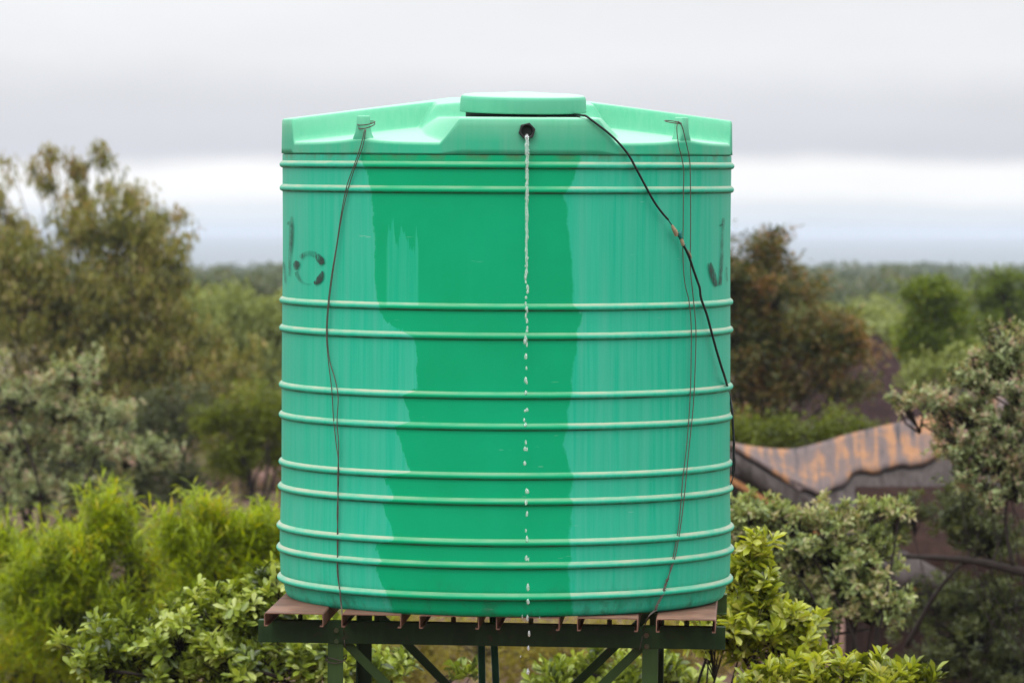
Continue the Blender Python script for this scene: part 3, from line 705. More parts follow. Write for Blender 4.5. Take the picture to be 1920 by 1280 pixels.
def slope_sheet(length, thick, pitch, u0, u1, nv, lift, wav, side, name, m, left_cut=0.0):
    """sheet hanging from the ridge down one slope; side -1 faces the camera"""
    n = len(RG); i0 = int(u0 * (n - 1)); i1 = int(u1 * (n - 1)) + 1; R_ = RG[i0:i1]; m_ = len(R_); top, bot = [], []
    for i, p in enumerate(R_):
        L = length + wav * (math.sin(i * .9) * .5 + math.sin(i * .37 + 1) * .6) + wav * .5 * (vnoise(np.array([[i * .8, 0, 3.]]), 4)[0] - .5)
        rowt, rowb = [], []
        for j in range(nv + 1):
            s = L * j / nv; curve = .12 * (s / max(length, .1)) ** 2 * length
            y = side * math.cos(pitch) * s; z = -math.sin(pitch) * s + curve * .35
            sh = left_cut * s                       # the verge runs outward with the slope
            fr = max(0, 1 - i / (m_ * .45))
            q = p + np.array((sh * fr, y, z + lift)); rowt.append(q); rowb.append(q + np.array((0, -side * -.5 * thick * math.sin(pitch) * -1, -thick)))
        top.append(rowt); bot.append(rowb)
    T = np.array(top).reshape(-1, 3); B = np.array(bot).reshape(-1, 3); N = len(T); I = np.arange(N).reshape(m_, nv + 1); Qs = []
    for i in range(m_ - 1):
        for j in range(nv):
            a, b, c, d = I[i, j], I[i + 1, j], I[i + 1, j + 1], I[i, j + 1]; Qs += [(a, d, c, b), (a + N, b + N, c + N, d + N)]
    for i in range(m_ - 1): a, b = I[i, nv], I[i + 1, nv]; Qs.append((a, a + N, b + N, b)); a, b = I[i, 0], I[i + 1, 0]; Qs.append((a, b, b + N, a + N))
    for j in range(nv): a, b = I[0, j], I[0, j + 1]; Qs.append((a, a + N, b + N, b)); a, b = I[-1, j], I[-1, j + 1]; Qs.append((a, b, b + N, a + N))
    return mesh(name, np.vstack([T, B]), Qs, m, lodge, True)
PT = math.radians(43)
slope_sheet(1.9, .20, PT, 0, 1, 10, -.06, .05, -1, 'thatch_slope', MTH2, 1.16)
slope_sheet(2.6, .22, PT, 0, 1, 12, -.06, .05, 1, 'thatch_slope', MTH2, .0)
slope_sheet(.66, .045, PT, 0, 1, 8, .03, .06, -1, 'ridge_cap', MCAP, 1.12)
slope_sheet(.60, .045, PT, 0, 1, 8, .03, .06, 1, 'ridge_cap', MCAP, .0)
# verge boards and gable wall
g0 = RG[0]
for sd_ in (-1, 1):
    pts = [g0 + np.array(((1.14 * s if sd_ < 0 else 0) - .06, sd_ * math.cos(PT) * s, -math.sin(PT) * s + .015 * s * s - .33)) for s in np.linspace(0, 1.9 if sd_ < 0 else 2.5, 9)]
    MB().tube(pts, .04, 6).build('verge_board', MBARGE, lodge, True)
gw = RG[9]
mb = MB(); zt = gw[2] - .40
mb.add([(gw[0] + 1.1, -.75, 0), (gw[0] + 1.1, 1.6, 0), (gw[0] + 1.1, 1.6, zt - 1.5), (gw[0] + 1.1, 0, zt), (gw[0] + 1.1, -.75, zt - .72), (gw[0] + 5, -.75, 0), (gw[0] + 5, 1.6, 0), (gw[0] + 5, 1.6, zt - 1.5), (gw[0] + 5, 0, zt), (gw[0] + 5, -.75, zt - .72)],
    [(0, 1, 2, 3, 4), (9, 8, 7, 6, 5), (0, 4, 9, 5), (1, 6, 7, 2), (2, 7, 8, 3), (3, 8, 9, 4)]).build('wall', MDKW, lodge)
MB().tube([(g0[0] + .35, 1.5, 0), (g0[0] + .35, 1.5, g0[2] - 1.55)], .07, 8).build('post', MDKW, lodge, True)
MB().tube([(g0[0] + 1.45, -.8, 0), (g0[0] + 1.45, -.8, g0[2] - .98)], .07, 8).build('post', MDKW, lodge, True)
# round hut with a steep dark thatch, farther back
DH = 76.0
rA, rB = W(1455, 631, DH), W(1648, 629, DH); hut_o = np.array(((rA[0] + rB[0]) / 2, DH, 0)); hz = rB[2]; hl = (rB[0] - rA[0]) / 2
hut = empty('thatched_hut', Matrix.Translation(tuple(hut_o))); tag(hut, 'hut with steep purple brown hipped thatch beside the rusty leaved tree', 'building')
def hip_roof():
    """ridge along x, hipped ends; rows of (half length, half width, z) with rounded corners"""
    n = 120; rows = []; th = np.linspace(0, 2 * math.pi, n, endpoint=False)
    for q in np.linspace(0, 1, 24):
        dx, dy, z = 2.3 * q, 2.6 * q + .01, hz - 2.75 * q - .10 * math.sin(math.pi * q)
        c, s_ = np.cos(th), np.sin(th); e = .55
        X = (hl + dx) * np.sign(c) * np.abs(c) ** e; Y = dy * np.sign(s_) * np.abs(s_) ** e
        nn = vnoise(np.stack([X * 2.2, Y * 2.2, 0 * X + q * 5], -1), 2) - .5
        rows.append(np.stack([X, Y, z + nn * .07], -1))
    rows.append(rows[-1] + np.array((0, 0, -.28))); rows.append(rows[-1] * np.array((.8, .75, 1)) + np.array((0, 0, .25)))
    V = np.array(rows).reshape(-1, 3); I = np.arange(len(V)).reshape(len(rows), n); J = np.roll(I, -1, 1)
    return V, np.stack([I[:-1], I[1:], J[1:], J[:-1]], -1).reshape(-1, 4)
V, Q = hip_roof(); npmesh('thatch_roof', V, Q, MTH1, hut, True)
MB().box((-hl - 1.7, -1.9, -.2), (hl + 1.7, 1.9, hz - 2.55)).build('wall', MDKW, hut)
MB().box((-.45, -1.96, 0), (.45, -1.88, hz - 2.75)).build('door', MBARGE, hut)

# ------------------------------------------------------------------ plants
MBARK = bark_mat('dark_bark', (.010, .007, .006, 1), (.034, .024, .020, 1))
MBARK2 = bark_mat('grey_bark', (.05, .04, .036, 1), (.12, .10, .09, 1))
def rand_dirs(n, R):
    v = R.normal(size=(n, 3)); return v / np.linalg.norm(v, axis=1)[:, None]
def leaves_mesh(name, base, direc, nrm_hint, L, Wd, tint, m, parent, fine, curl=.15, obov=.78):
    """folded leaf blades: base point, direction, length, width (arrays)"""
    n = len(base); d = direc / (np.linalg.norm(direc, axis=1)[:, None] + 1e-9)
    s = np.cross(d, nrm_hint); s /= np.linalg.norm(s, axis=1)[:, None] + 1e-9; up = np.cross(s, d)
    L = L[:, None]; Wd = Wd[:, None]
    if fine:
        P = [base, base + d * L * .40 + s * Wd * .36 + up * L * .05, base + d * L * obov + s * Wd * .5 + up * L * .03 - up * L * curl * .3,
             base + d * L - up * L * curl, base + d * L * obov - s * Wd * .5 + up * L * .03 - up * L * curl * .3, base + d * L * .40 - s * Wd * .36 + up * L * .05]
        V = np.stack(P, 1).reshape(-1, 3); i = np.arange(n)[:, None] * 6
        Q = np.concatenate([i + np.array([[0, 1, 2, 3]]), i + np.array([[0, 3, 4, 5]])], 0); at = np.repeat(tint, 6)
        return npmesh(name, V, Q, m, parent, False, {'tint': at})
    P = [base, base + d * L * .5 + s * Wd * .5, base + d * L - up * L * curl, base + d * L * .5 - s * Wd * .5]
    V = np.stack(P, 1).reshape(-1, 3); Q = np.arange(n * 4).reshape(n, 4)
    return npmesh(name, V, Q, m, parent, False, {'tint': np.repeat(tint, 4)})
def plant(name, label, cat, D, blobs, n_tips, per_tip, leaf, style, m, seed, base_x=None, group=None, spread=.10, gap=.36, gscale=1.0, fine=False,
          trunk_r=.06, bark=None, twigs=300, out_bias=.5, limbs=None, upw=.35, tint_mid=.5, tint_var=.25, depth_k=.8, base_d=0.0, spray=16, spray_n=8, limb_k=1.0, single=0):
    """crown from lumps given as photo pixels at a real distance D; trunk, limbs and twigs reach every lump"""
    R = np.random.default_rng(seed); k = D / F
    C = np.array([W(b[0], b[1], D + (b[4] if len(b) > 4 else 0)) for b in blobs]); Rx = np.array([b[2] * k for b in blobs]); Rz = np.array([b[3] * k for b in blobs])
    Ry = np.maximum(Rx, Rz) * depth_k
    wgt = np.array([b[2] * b[3] for b in blobs], float) ** .9; wgt /= wgt.sum()
    want = max(8, int(n_tips / spray_n)) * 3; bi = R.choice(len(blobs), want, p=wgt); dv = rand_dirs(want, R)
    rr = (.25 + .75 * R.random(want) ** out_bias) * (.80 + .5 * (vnoise(dv * 2.3 + seed, seed) ) )
    T = C[bi] + dv * np.stack([Rx[bi], Ry[bi], Rz[bi]], 1) * rr[:, None]
    sz = float(np.median(np.minimum(Rx, Rz))); g = vnoise(T / (sz * .55 * gscale) + seed * 1.7, seed + 1) * .65 + vnoise(T / (sz * .24 * gscale) + seed, seed + 2) * .35
    T = T[(g > gap)]; bi = bi[(g > gap)]; ns = max(8, int(n_tips / spray_n)); T, bi = T[:ns], bi[:ns]; ns = len(T)
    # every spray is a little tuft of tips with its own outward lean
    so = T - C[bi]; so /= np.linalg.norm(so, axis=1)[:, None] + 1e-9; so = so + np.array((0, 0, .5)); si = np.repeat(np.arange(ns), spray_n); sr = spray * k * R.uniform(.6, 1.35, ns)
    off = R.normal(size=(len(si), 3)) * np.array((.62, .62, .42)); along = R.uniform(-.9, .9, len(si))
    T = T[si] + (off + so[si] * along[:, None]) * sr[si][:, None]; bi = bi[si]; stint = R.normal(size=ns)[si]; keep = T[:, 2] > .15; T, bi, stint = T[keep], bi[keep], stint[keep]; n = len(T)
    bx = W(base_x if base_x is not None else float(np.mean([b[0] for b in blobs])), 640, D + base_d); gz = float(ground_h(bx[0], bx[1])); org = np.array((bx[0], bx[1], gz))
    root = empty(name, Matrix.Translation(tuple(org))); tag(root, label, cat, group)
    # leaves
    outw = T - C[bi]; outw /= np.linalg.norm(outw, axis=1)[:, None] + 1e-9; axis = outw * (1 - upw) + np.array((0, 0, 1.0)) * upw + R.normal(size=(n, 3)) * .25
    axis /= np.linalg.norm(axis, axis=1)[:, None]
    N = n * per_tip; ti = np.repeat(np.arange(n), per_tip); ax = axis[ti]; rd = rand_dirs(N, R)
    if style == 'rosette':
        per = rd - ax * np.sum(rd * ax, 1)[:, None]; per /= np.linalg.norm(per, axis=1)[:, None] + 1e-9
        el = R.uniform(.15, 1.25, N)[:, None]; d = ax * np.sin(el) + per * np.cos(el); b = T[ti] - ax * (R.random(N) ** 1.5 * spread)[:, None]; hint = ax
    elif style == 'droop':
        d = rd * .55 + np.array((0, 0, -1.0)); b = T[ti] + rand_dirs(N, R) * (spread * R.random(N) ** .5)[:, None] * np.array((1, 1, 1.3)); hint = rand_dirs(N, R)
    elif style == 'feather':
        b = T[ti] - ax * (R.random(N) * spread * 2)[:, None]; per = rd - ax * np.sum(rd * ax, 1)[:, None]; d = ax * .7 + per * .8 + np.array((0, 0, -.25)); hint = np.array((0, 0, 1.0)) + rd * .4
    else:
        d = rd * np.array((1, 1, .7)) + ax * .5; b = T[ti] + rand_dirs(N, R) * (spread * R.random(N) ** .5)[:, None]; hint = rand_dirs(N, R) * .8 + np.array((0, 0, .8))
    hint = np.broadcast_to(hint, d.shape) + R.normal(size=d.shape) * .15
    L = leaf[0] * R.uniform(.65, 1.25, N); Wd = leaf[1] * R.uniform(.75, 1.2, N)
    clump = vnoise(T / (sz * .5) + 11, seed + 5)
    tint = np.clip(tint_mid + (clump[ti] - .5) * 1.4 * tint_var + stint[ti] * tint_var * .55 + R.normal(size=N) * tint_var * .8, 0, 1)
    if single:                                             # the leaves that show largest are objects of their own
        px = 960 + F * b[:, 0] / b[:, 1]; py = 437 + F * (CZ - b[:, 2]) / b[:, 1]
        ok = (px > 0) & (px < 1915) & (py < 1278) & ((px < 480) | (px > 1375) | (py > 1225)); order = np.argsort(np.where(ok, b[:, 1] - L * 3, 1e9))[:single]
        lds = []
        for q in range(7):
            z1 = np.zeros((1, 3)); ob = leaves_mesh('leaf', z1, np.array([[1., 0, 0]]), np.array([[0, 0, 1.]]), np.ones(1), np.ones(1) * leaf[1] / leaf[0], np.array([q / 6.]), m, root, True); lds.append(ob)
        used = set()
        for i in order:
            q = int(round(tint[i] * 6)); ob = lds[q] if q not in used else lds[q].copy()
            if q in used: COL.objects.link(ob)
            used.add(q)
            X_ = d[i] / np.linalg.norm(d[i]); S_ = np.cross(X_, hint[i]); S_ /= np.linalg.norm(S_); U_ = np.cross(S_, X_); P_ = b[i] - org; l_ = L[i]
            # unit leaf: along +x, side = x cross z = -y, up = +z
            ob.matrix_local = Matrix(((X_[0] * l_, -S_[0] * l_, U_[0] * l_, P_[0]), (X_[1] * l_, -S_[1] * l_, U_[1] * l_, P_[1]), (X_[2] * l_, -S_[2] * l_, U_[2] * l_, P_[2]), (0, 0, 0, 1)))
        for q in range(7):
            if q not in used: bpy.data.objects.remove(lds[q])
        rest = np.ones(len(b), bool); rest[order] = False; b, d, hint, L, Wd, tint = b[rest], d[rest], hint[rest], L[rest], Wd[rest], tint[rest]
    crown = leaves_mesh('crown', b - org, d, hint, L, Wd, tint, m, root, fine); crown['kind'] = 'stuff'
    # wood
    mb = MB(); bark = bark or MBARK
    cen = np.average(C, axis=0, weights=wgt); fork = org + (cen - org) * np.array((.35, .35, .55)); fork[2] = max(min(fork[2], C[:, 2].min() - .2 * Rz.max()), gz + .4)
    mb.tube(smooth_path([org - (0, 0, .2), org + (fork - org) * .5 + R.normal(size=3) * .08, fork], 5), np.linspace(trunk_r * 1.25, trunk_r * .85, 11), 8)
    trunk = mb.build('trunk', bark, root, True)
    for vtx in trunk.data.vertices: vtx.co -= Vector(org)
    lb = MB()
    for c in C:
        mid = fork * .5 + c * .5 + R.normal(size=3) * .12 * np.linalg.norm(c - fork) * np.array((1, 1, .5)); P = smooth_path([fork - (0, 0, .1), mid, c], 5) - org
        lb.tube(P, np.linspace(trunk_r * .5, trunk_r * .14, len(P)) * limb_k, 5)
    for j in R.choice(n, min(twigs, n), replace=False):
        p0 = C[bi[j]] + (fork - C[bi[j]]) * R.uniform(0, .12); p1 = T[j]; mid = p0 * .45 + p1 * .55 + R.normal(size=3) * .1 * np.linalg.norm(p1 - p0)
        lb.tube(np.array([p0, mid, p1 - axis[j] * .01]) - org, [trunk_r * .16, trunk_r * .11, trunk_r * .05], 4)
    lb.build('branches', bark, root, True)
    if limbs:
        for pl, r0 in limbs:
            P = smooth_path([W(x, y, D + (dd if dd else 0)) - org for x, y, dd in pl], 5)
            MB().tube(P, np.linspace(r0, r0 * .4, len(P)) * (1 + .1 * np.sin(np.arange(len(P)) * 1.7)), 7).build('limb', bark, root, True)
    return root

# palettes (dark -> pale)
L_OLIVE = leaf_mat('olive_leaf', [(.030, .033, .006), (.105, .115, .018), (.185, .175, .036), (.22, .155, .070)], .38)
L_SILVER = leaf_mat('silvery_leaf', [(.038, .052, .016), (.135, .170, .062), (.29, .35, .17), (.34, .22, .175)], .30, .42, .55)
L_MOSS = leaf_mat('moss_green_leaf', [(.035, .050, .003), (.095, .120, .005), (.16, .190, .010)], .4)
L_LIME = leaf_mat('lime_narrow_leaf', [(.045, .065, .002), (.145, .205, .003), (.245, .315, .004), (.31, .27, .012)], .46)
L_BROAD = leaf_mat('broad_glossy_leaf', [(.035, .052, .008), (.125, .170, .018), (.24, .295, .040), (.34, .38, .12)], .34, .32, .6)
L_BROAD2 = leaf_mat('yellow_green_broad_leaf', [(.060, .078, .006), (.190, .228, .016), (.33, .365, .035), (.42, .44, .13)], .36, .30, .8)
L_GREY = leaf_mat('grey_green_leaf', [(.030, .042, .012), (.115, .155, .046), (.25, .30, .105), (.30, .25, .15)], .32, .36, .55)
L_RUST = leaf_mat('rusty_leaf', [(.024, .034, .008), (.070, .082, .016), (.130, .105, .024), (.19, .105, .042)], .36)
L_UPR = leaf_mat('fresh_green_leaf', [(.035, .055, .003), (.085, .125, .004), (.14, .180, .008)], .42)
L_PALE = leaf_mat('pale_scrub_leaf', [(.075, .095, .020), (.165, .195, .052), (.24, .27, .085)], .32)
L_DIM = leaf_mat('dim_scrub_leaf', [(.030, .045, .018), (.065, .085, .030), (.10, .095, .045)], .3)
L_DARK = leaf_mat('dark_scrub_leaf', [(.018, .026, .008), (.045, .058, .014), (.075, .085, .022)], .3)
L_DRYG = leaf_mat('dull_dry_grass_blade', [(.05, .04, .012), (.09, .075, .02), (.13, .095, .03)], .3)
L_DRY = leaf_mat('dry_yellow_leaf', [(.10, .085, .012), (.22, .20, .02), (.28, .21, .05)], .4)

# --- left side
plant('olive_tree', 'tall olive brown tree with drooping leaves and a ragged open top', 'tree', 82,
      [(225, 400, 50, 34), (150, 430, 60, 34), (270, 450, 50, 44), (330, 490, 30, 40), (40, 480, 70, 50), (100, 560, 140, 100), (230, 560, 120, 100), (150, 700, 160, 110), (290, 660, 80, 110), (-60, 540, 100, 130), (390, 690, 100, 80), (430, 790, 80, 50)],
      4400, 8, (.15, .042), 'droop', L_OLIVE, 11, 130, spread=.17, gap=.40, gscale=.85, trunk_r=.16, limb_k=.6, twigs=260, tint_mid=.48, tint_var=.28, spray=22, spray_n=9)
plant('olive_tree', 'thin topped tree rising behind the tall olive brown tree', 'tree', 92,
      [(60, 305, 14, 24), (95, 300, 22, 18), (135, 297, 18, 16), (172, 287, 20, 16), (86, 338, 12, 16), (152, 352, 18, 22), (215, 342, 22, 18), (190, 310, 12, 14), (140, 388, 36, 22), (292, 415, 22, 18), (325, 408, 20, 18), (0, 350, 12, 28), (18, 300, 14, 12), (25, 420, 26, 34), (345, 455, 18, 18), (240, 370, 26, 20), (-30, 380, 30, 50)],
      420, 8, (.16, .05), 'droop', L_OLIVE, 12, 90, spread=.16, gap=.40, trunk_r=.08, limb_k=.5, twigs=60, tint_mid=.62, spray=11, spray_n=5)
plant('bushy_tree', 'rounded pale olive tree crown between the tall tree and the tank', 'tree', 96,
      [(410, 605, 85, 60), (490, 640, 80, 70), (350, 640, 60, 60), (470, 720, 90, 70), (560, 620, 70, 60)],
      2300, 9, (.15, .045), 'droop', L_PALE, 13, 460, spread=.18, gap=.36, trunk_r=.12, twigs=80, tint_mid=.42, tint_var=.25)
plant('silvery_shrub', 'silvery green shrub with layered branches below the tall olive tree', 'shrub', 50,
      [(40, 740, 90, 45), (150, 690, 62, 28), (120, 760, 110, 26, .3), (200, 770, 60, 24), (30, 840, 70, 50), (170, 830, 80, 30), (250, 850, 60, 36), (70, 930, 90, 40), (-30, 670, 50, 40), (300, 850, 44, 24), (180, 910, 80, 30)],
      2300, 9, (.062, .017), 'rosette', L_SILVER, 14, 60, spread=.08, gap=.43, gscale=.9, trunk_r=.06, twigs=500, tint_mid=.52, tint_var=.3, upw=.6, depth_k=.9)
plant('moss_green_shrub', 'dense moss green shrub close beside the tank and pale olive crown', 'shrub', 66,
      [(450, 800, 66, 60), (500, 780, 60, 66), (400, 780, 44, 30), (430, 860, 50, 36), (520, 850, 50, 50), (570, 800, 60, 70)],
      2300, 9, (.085, .022), 'feather', L_MOSS, 15, 480, spread=.12, gap=.33, trunk_r=.06, twigs=120)
plant('dark_bush', 'dark shaded bush under the tall olive brown tree', 'shrub', 74,
      [(250, 840, 110, 80), (330, 770, 80, 60), (120, 870, 130, 70), (330, 900, 70, 40), (0, 850, 100, 90), (230, 930, 70, 40)],
      3000, 8, (.10, .03), 'random', L_DARK, 16, 240, spread=.16, gap=.33, trunk_r=.07, twigs=160, tint_mid=.42,
      limbs=[([(300, 960, 0), (335, 900, 0), (350, 840, 0), (400, 770, 0)], .05), ([(250, 960, 0), (270, 900, 0), (262, 830, 0)], .06), ([(345, 980, 0), (390, 930, 0), (430, 880, 0)], .04)])
F1 = dict(spread=.10, gap=.38, gscale=.8, spray=26, spray_n=12, trunk_r=.03, twigs=380, depth_k=1.0, upw=.62)
plant('lime_bush', 'tall feathery lime green bush with a pointed tip behind the broad leaved shrub', 'bush', 35,
      [(200, 960, 34, 36), (170, 1020, 110, 60), (90, 1060, 90, 70), (260, 1080, 110, 80), (130, 1160, 140, 90), (230, 1210, 130, 90)], 2600, 10, (.125, .014), 'feather', L_LIME, 21, 180, **F1)
plant('lime_bush', 'bright lime green bush touching the edge of the tank', 'bush', 34,
      [(400, 965, 60, 36), (340, 985, 50, 36), (470, 1000, 70, 56), (390, 1060, 120, 80), (520, 1040, 60, 70), (430, 1150, 120, 80), (560, 1110, 60, 80), (640, 1180, 70, 60)], 2600, 10, (.125, .014), 'feather', L_LIME, 22, 420, **F1)
plant('lime_bush', 'lime green bush with reddish stems at the foot of the silvery shrub', 'bush', 37,
      [(20, 1010, 80, 44), (40, 1100, 90, 80), (60, 1220, 120, 90), (-60, 1060, 80, 90), (110, 1280, 110, 60)], 1900, 10, (.125, .014), 'feather', L_LIME, 23, 30, tint_mid=.58, **F1)
plant('broadleaf_shrub', 'glossy broad leaved shrub under the stand with dark crooked branches', 'shrub', 23.5,
      [(250, 1185, 80, 42), (180, 1230, 90, 40), (330, 1200, 90, 60), (420, 1170, 90, 60), (480, 1130, 60, 40), (510, 1090, 36, 26), (560, 1180, 90, 60), (300, 1270, 140, 50), (480, 1250, 130, 60), (640, 1250, 90, 50), (740, 1260, 80, 36), (840, 1265, 70, 30)],
      1250, 8, (.074, .028), 'rosette', L_BROAD, 24, 420, spread=.06, gap=.36, gscale=.7, fine=True, single=300, trunk_r=.03, twigs=700, upw=.55, depth_k=.9, tint_mid=.45, tint_var=.28,
      limbs=[([(150, 1235, 0), (200, 1255, 0), (250, 1262, -.2), (300, 1275, 0), (340, 1300, 0)], .012), ([(560, 1290, 0), (500, 1262, -.2), (440, 1262, 0), (390, 1282, 0)], .012)])
# --- under and behind the stand
plant('yellow_bush', 'sparse yellowing bush seen between the stand braces', 'bush', 40,
      [(980, 1225, 70, 70), (900, 1215, 80, 80), (1080, 1220, 70, 80), (800, 1215, 80, 80), (700, 1210, 70, 80), (1180, 1205, 80, 80), (1280, 1200, 80, 80)], 1300, 10, (.08, .016), 'random', L_DRY, 31, 960, spread=.14, gap=.38, trunk_r=.03, twigs=260)
plant('broadleaf_shrub', 'small leafy shrub showing through the right half of the stand', 'shrub', 25,
      [(1110, 1245, 66, 36), (1180, 1260, 70, 40), (1060, 1285, 60, 36), (1270, 1270, 60, 44)], 300, 8, (.072, .027), 'rosette', L_BROAD, 32, 1140, spread=.06, gap=.42, fine=True, trunk_r=.02, twigs=200, upw=.5,
      limbs=[([(1290, 1300, 0), (1325, 1250, 0), (1330, 1215, 0)], .014)])
# --- right side
plant('rusty_tree', 'rusty brown and green leaved tree right behind the tank', 'tree', 68,
      [(1400, 500, 66, 60), (1445, 480, 40, 36), (1450, 560, 90, 80), (1380, 640, 100, 100), (1520, 640, 76, 56), (1590, 650, 44, 30), (1440, 720, 80, 60), (1545, 690, 50, 18), (1400, 800, 84, 54), (1480, 800, 50, 34), (1320, 560, 90, 130), (1585, 728, 40, 11), (1570, 622, 50, 26), (1600, 655, 28, 18)],
      4800, 9, (.095, .036), 'random', L_RUST, 41, 1420, spread=.13, gap=.41, gscale=.9, trunk_r=.13, limb_k=.5, twigs=160, tint_mid=.46, tint_var=.42, spray=20, spray_n=14)
plant('green_bush', 'low dark green bush growing behind the sagging roof ridge', 'bush', 56,
      [(1420, 820, 70, 30), (1500, 815, 60, 26), (1580, 805, 50, 22), (1350, 820, 50, 40)], 700, 9, (.08, .028), 'random', L_MOSS, 42, 1500, spread=.12, gap=.36, trunk_r=.04, twigs=120, tint_mid=.35)
plant('upright_tree', 'fresh green upright tree with clumped boughs beyond the hut', 'tree', 88,
      [(1738, 560, 30, 34), (1712, 548, 18, 12), (1730, 610, 34, 30), (1775, 570, 26, 34), (1760, 640, 44, 40), (1790, 620, 30, 50), (1712, 655, 18, 16), (1745, 530, 10, 16)],
      1100, 8, (.13, .05), 'random', L_UPR, 43, 1770, spread=.15, gap=.40, spray=12, trunk_r=.10, twigs=80)
plant('upright_tree', 'darker green tree standing behind the fresh green upright tree', 'tree', 104,
      [(1868, 530, 30, 28), (1895, 560, 30, 40), (1850, 590, 30, 40), (1835, 530, 16, 26), (1862, 502, 12, 12), (1960, 560, 50, 60), (1900, 620, 50, 40), (1850, 640, 40, 30)],
      900, 8, (.15, .055), 'random', L_UPR, 44, 1890, spread=.18, gap=.40, spray=11, trunk_r=.10, twigs=80, tint_mid=.4)
plant('grey_bush', 'rounded grey green bush between the upright trees and the hut roof', 'bush', 58,
      [(1740, 690, 46, 24), (1790, 690, 50, 36), (1720, 720, 36, 20), (1850, 690, 60, 50)], 900, 9, (.06, .016), 'rosette', L_PALE, 45, 1780, spread=.08, gap=.36, trunk_r=.03, twigs=160)
plant('silvery_tree', 'silvery leaved tree with pinkish seed heads and long dark limbs over the lodge', 'tree', 34,
      [(1880, 660, 60, 44), (1830, 690, 44, 30), (1900, 720, 60, 40), (1760, 745, 50, 22), (1695, 755, 30, 18), (1810, 760, 60, 30), (1880, 790, 70, 40), (1790, 820, 60, 40), (1860, 850, 66, 40), (1900, 900, 56, 44), (1850, 920, 40, 30), (1800, 880, 50, 40), (1960, 760, 70, 120)],
      2300, 9, (.052, .014), 'rosette', L_SILVER, 46, 2010, spread=.07, gap=.40, gscale=.8, trunk_r=.06, limb_k=.22, twigs=900, upw=.5, tint_mid=.56, tint_var=.34, depth_k=.7, spray=13,
      limbs=[([(2000, 1090, 0), (1900, 1068, 0), (1830, 1052, 0), (1770, 1046, 0), (1690, 1042, .2)], .040), ([(1700, 1210, .3), (1750, 1120, .1), (1790, 1070, 0), (1815, 1052, 0)], .022), ([(1960, 880, 0), (1880, 815, 0), (1800, 800, 0)], .022), ([(1900, 1065, 0), (1885, 980, 0), (1895, 900, 0)], .018), ([(1860, 1060, 0), (1875, 1010, .1), (1890, 985, .1)], .010)])
plant('silvery_shrub', 'dim olive shrub in the shade below the long dark limbs', 'shrub', 37,
      [(1790, 960, 70, 50), (1860, 1010, 80, 40), (1780, 1120, 110, 50), (1880, 1130, 80, 60), (1820, 1200, 120, 60), (1900, 1250, 100, 60), (1760, 1250, 70, 40), (1700, 950, 40, 30), (1640, 1000, 60, 40)],
      2600, 9, (.055, .017), 'rosette', L_DARK, 47, 1860, spread=.08, gap=.38, gscale=.8, trunk_r=.045, limb_k=.5, twigs=700, tint_mid=.62, tint_var=.3, depth_k=.8)
plant('grey_shrub', 'grey green leafy shrub spreading in front of the lodge thatch', 'shrub', 30,
      [(1410, 965, 60, 26), (1480, 960, 60, 26), (1550, 965, 60, 30), (1640, 955, 50, 22), (1690, 945, 24, 16), (1560, 1020, 90, 40), (1620, 1040, 70, 40), (1500, 1030, 60, 36), (1580, 1100, 90, 50), (1640, 1130, 70, 40), (1540, 1150, 60, 40), (1420, 1010, 60, 30), (1500, 1100, 50, 36)],
      1500, 9, (.052, .018), 'rosette', L_GREY, 48, 1570, spread=.06, gap=.44, gscale=.7, fine=True, trunk_r=.035, twigs=800, tint_mid=.56, tint_var=.27, depth_k=.8,
      limbs=[([(1540, 1240, 0), (1555, 1190, 0), (1580, 1150, 0)], .016), ([(1555, 1190, 0), (1620, 1180, .1), (1680, 1170, .2)], .010)])
plant('yellow_green_shrub', 'bright yellow green broad leaved shrub beside the deck corner', 'shrub', 21.5,
      [(1420, 1040, 44, 32), (1395, 1085, 40, 30), (1440, 1130, 70, 44), (1490, 1170, 50, 40), (1400, 1170, 70, 50), (1450, 1200, 70, 36), (1380, 1130, 44, 36), (1500, 1215, 40, 26), (1330, 1200, 50, 40)],
      520, 8, (.070, .025), 'rosette', L_BROAD2, 49, 1420, spread=.06, gap=.36, gscale=.8, fine=True, single=300, trunk_r=.025, twigs=300, upw=.55, depth_k=.7, tint_mid=.55)
plant('yellow_green_shrub', 'row of yellow green shoots rising at the foot of the stand', 'shrub', 20.5,
      [(1420, 1275, 50, 30), (1500, 1270, 40, 36), (1580, 1275, 60, 30), (1660, 1265, 50, 28), (1710, 1280, 40, 24), (1460, 1310, 80, 40), (1620, 1320, 120, 40)],
      360, 8, (.076, .025), 'rosette', L_BROAD2, 50, 1560, spread=.06, gap=.36, fine=True, single=300, trunk_r=.02, twigs=250, upw=.75, depth_k=.7, tint_mid=.5)

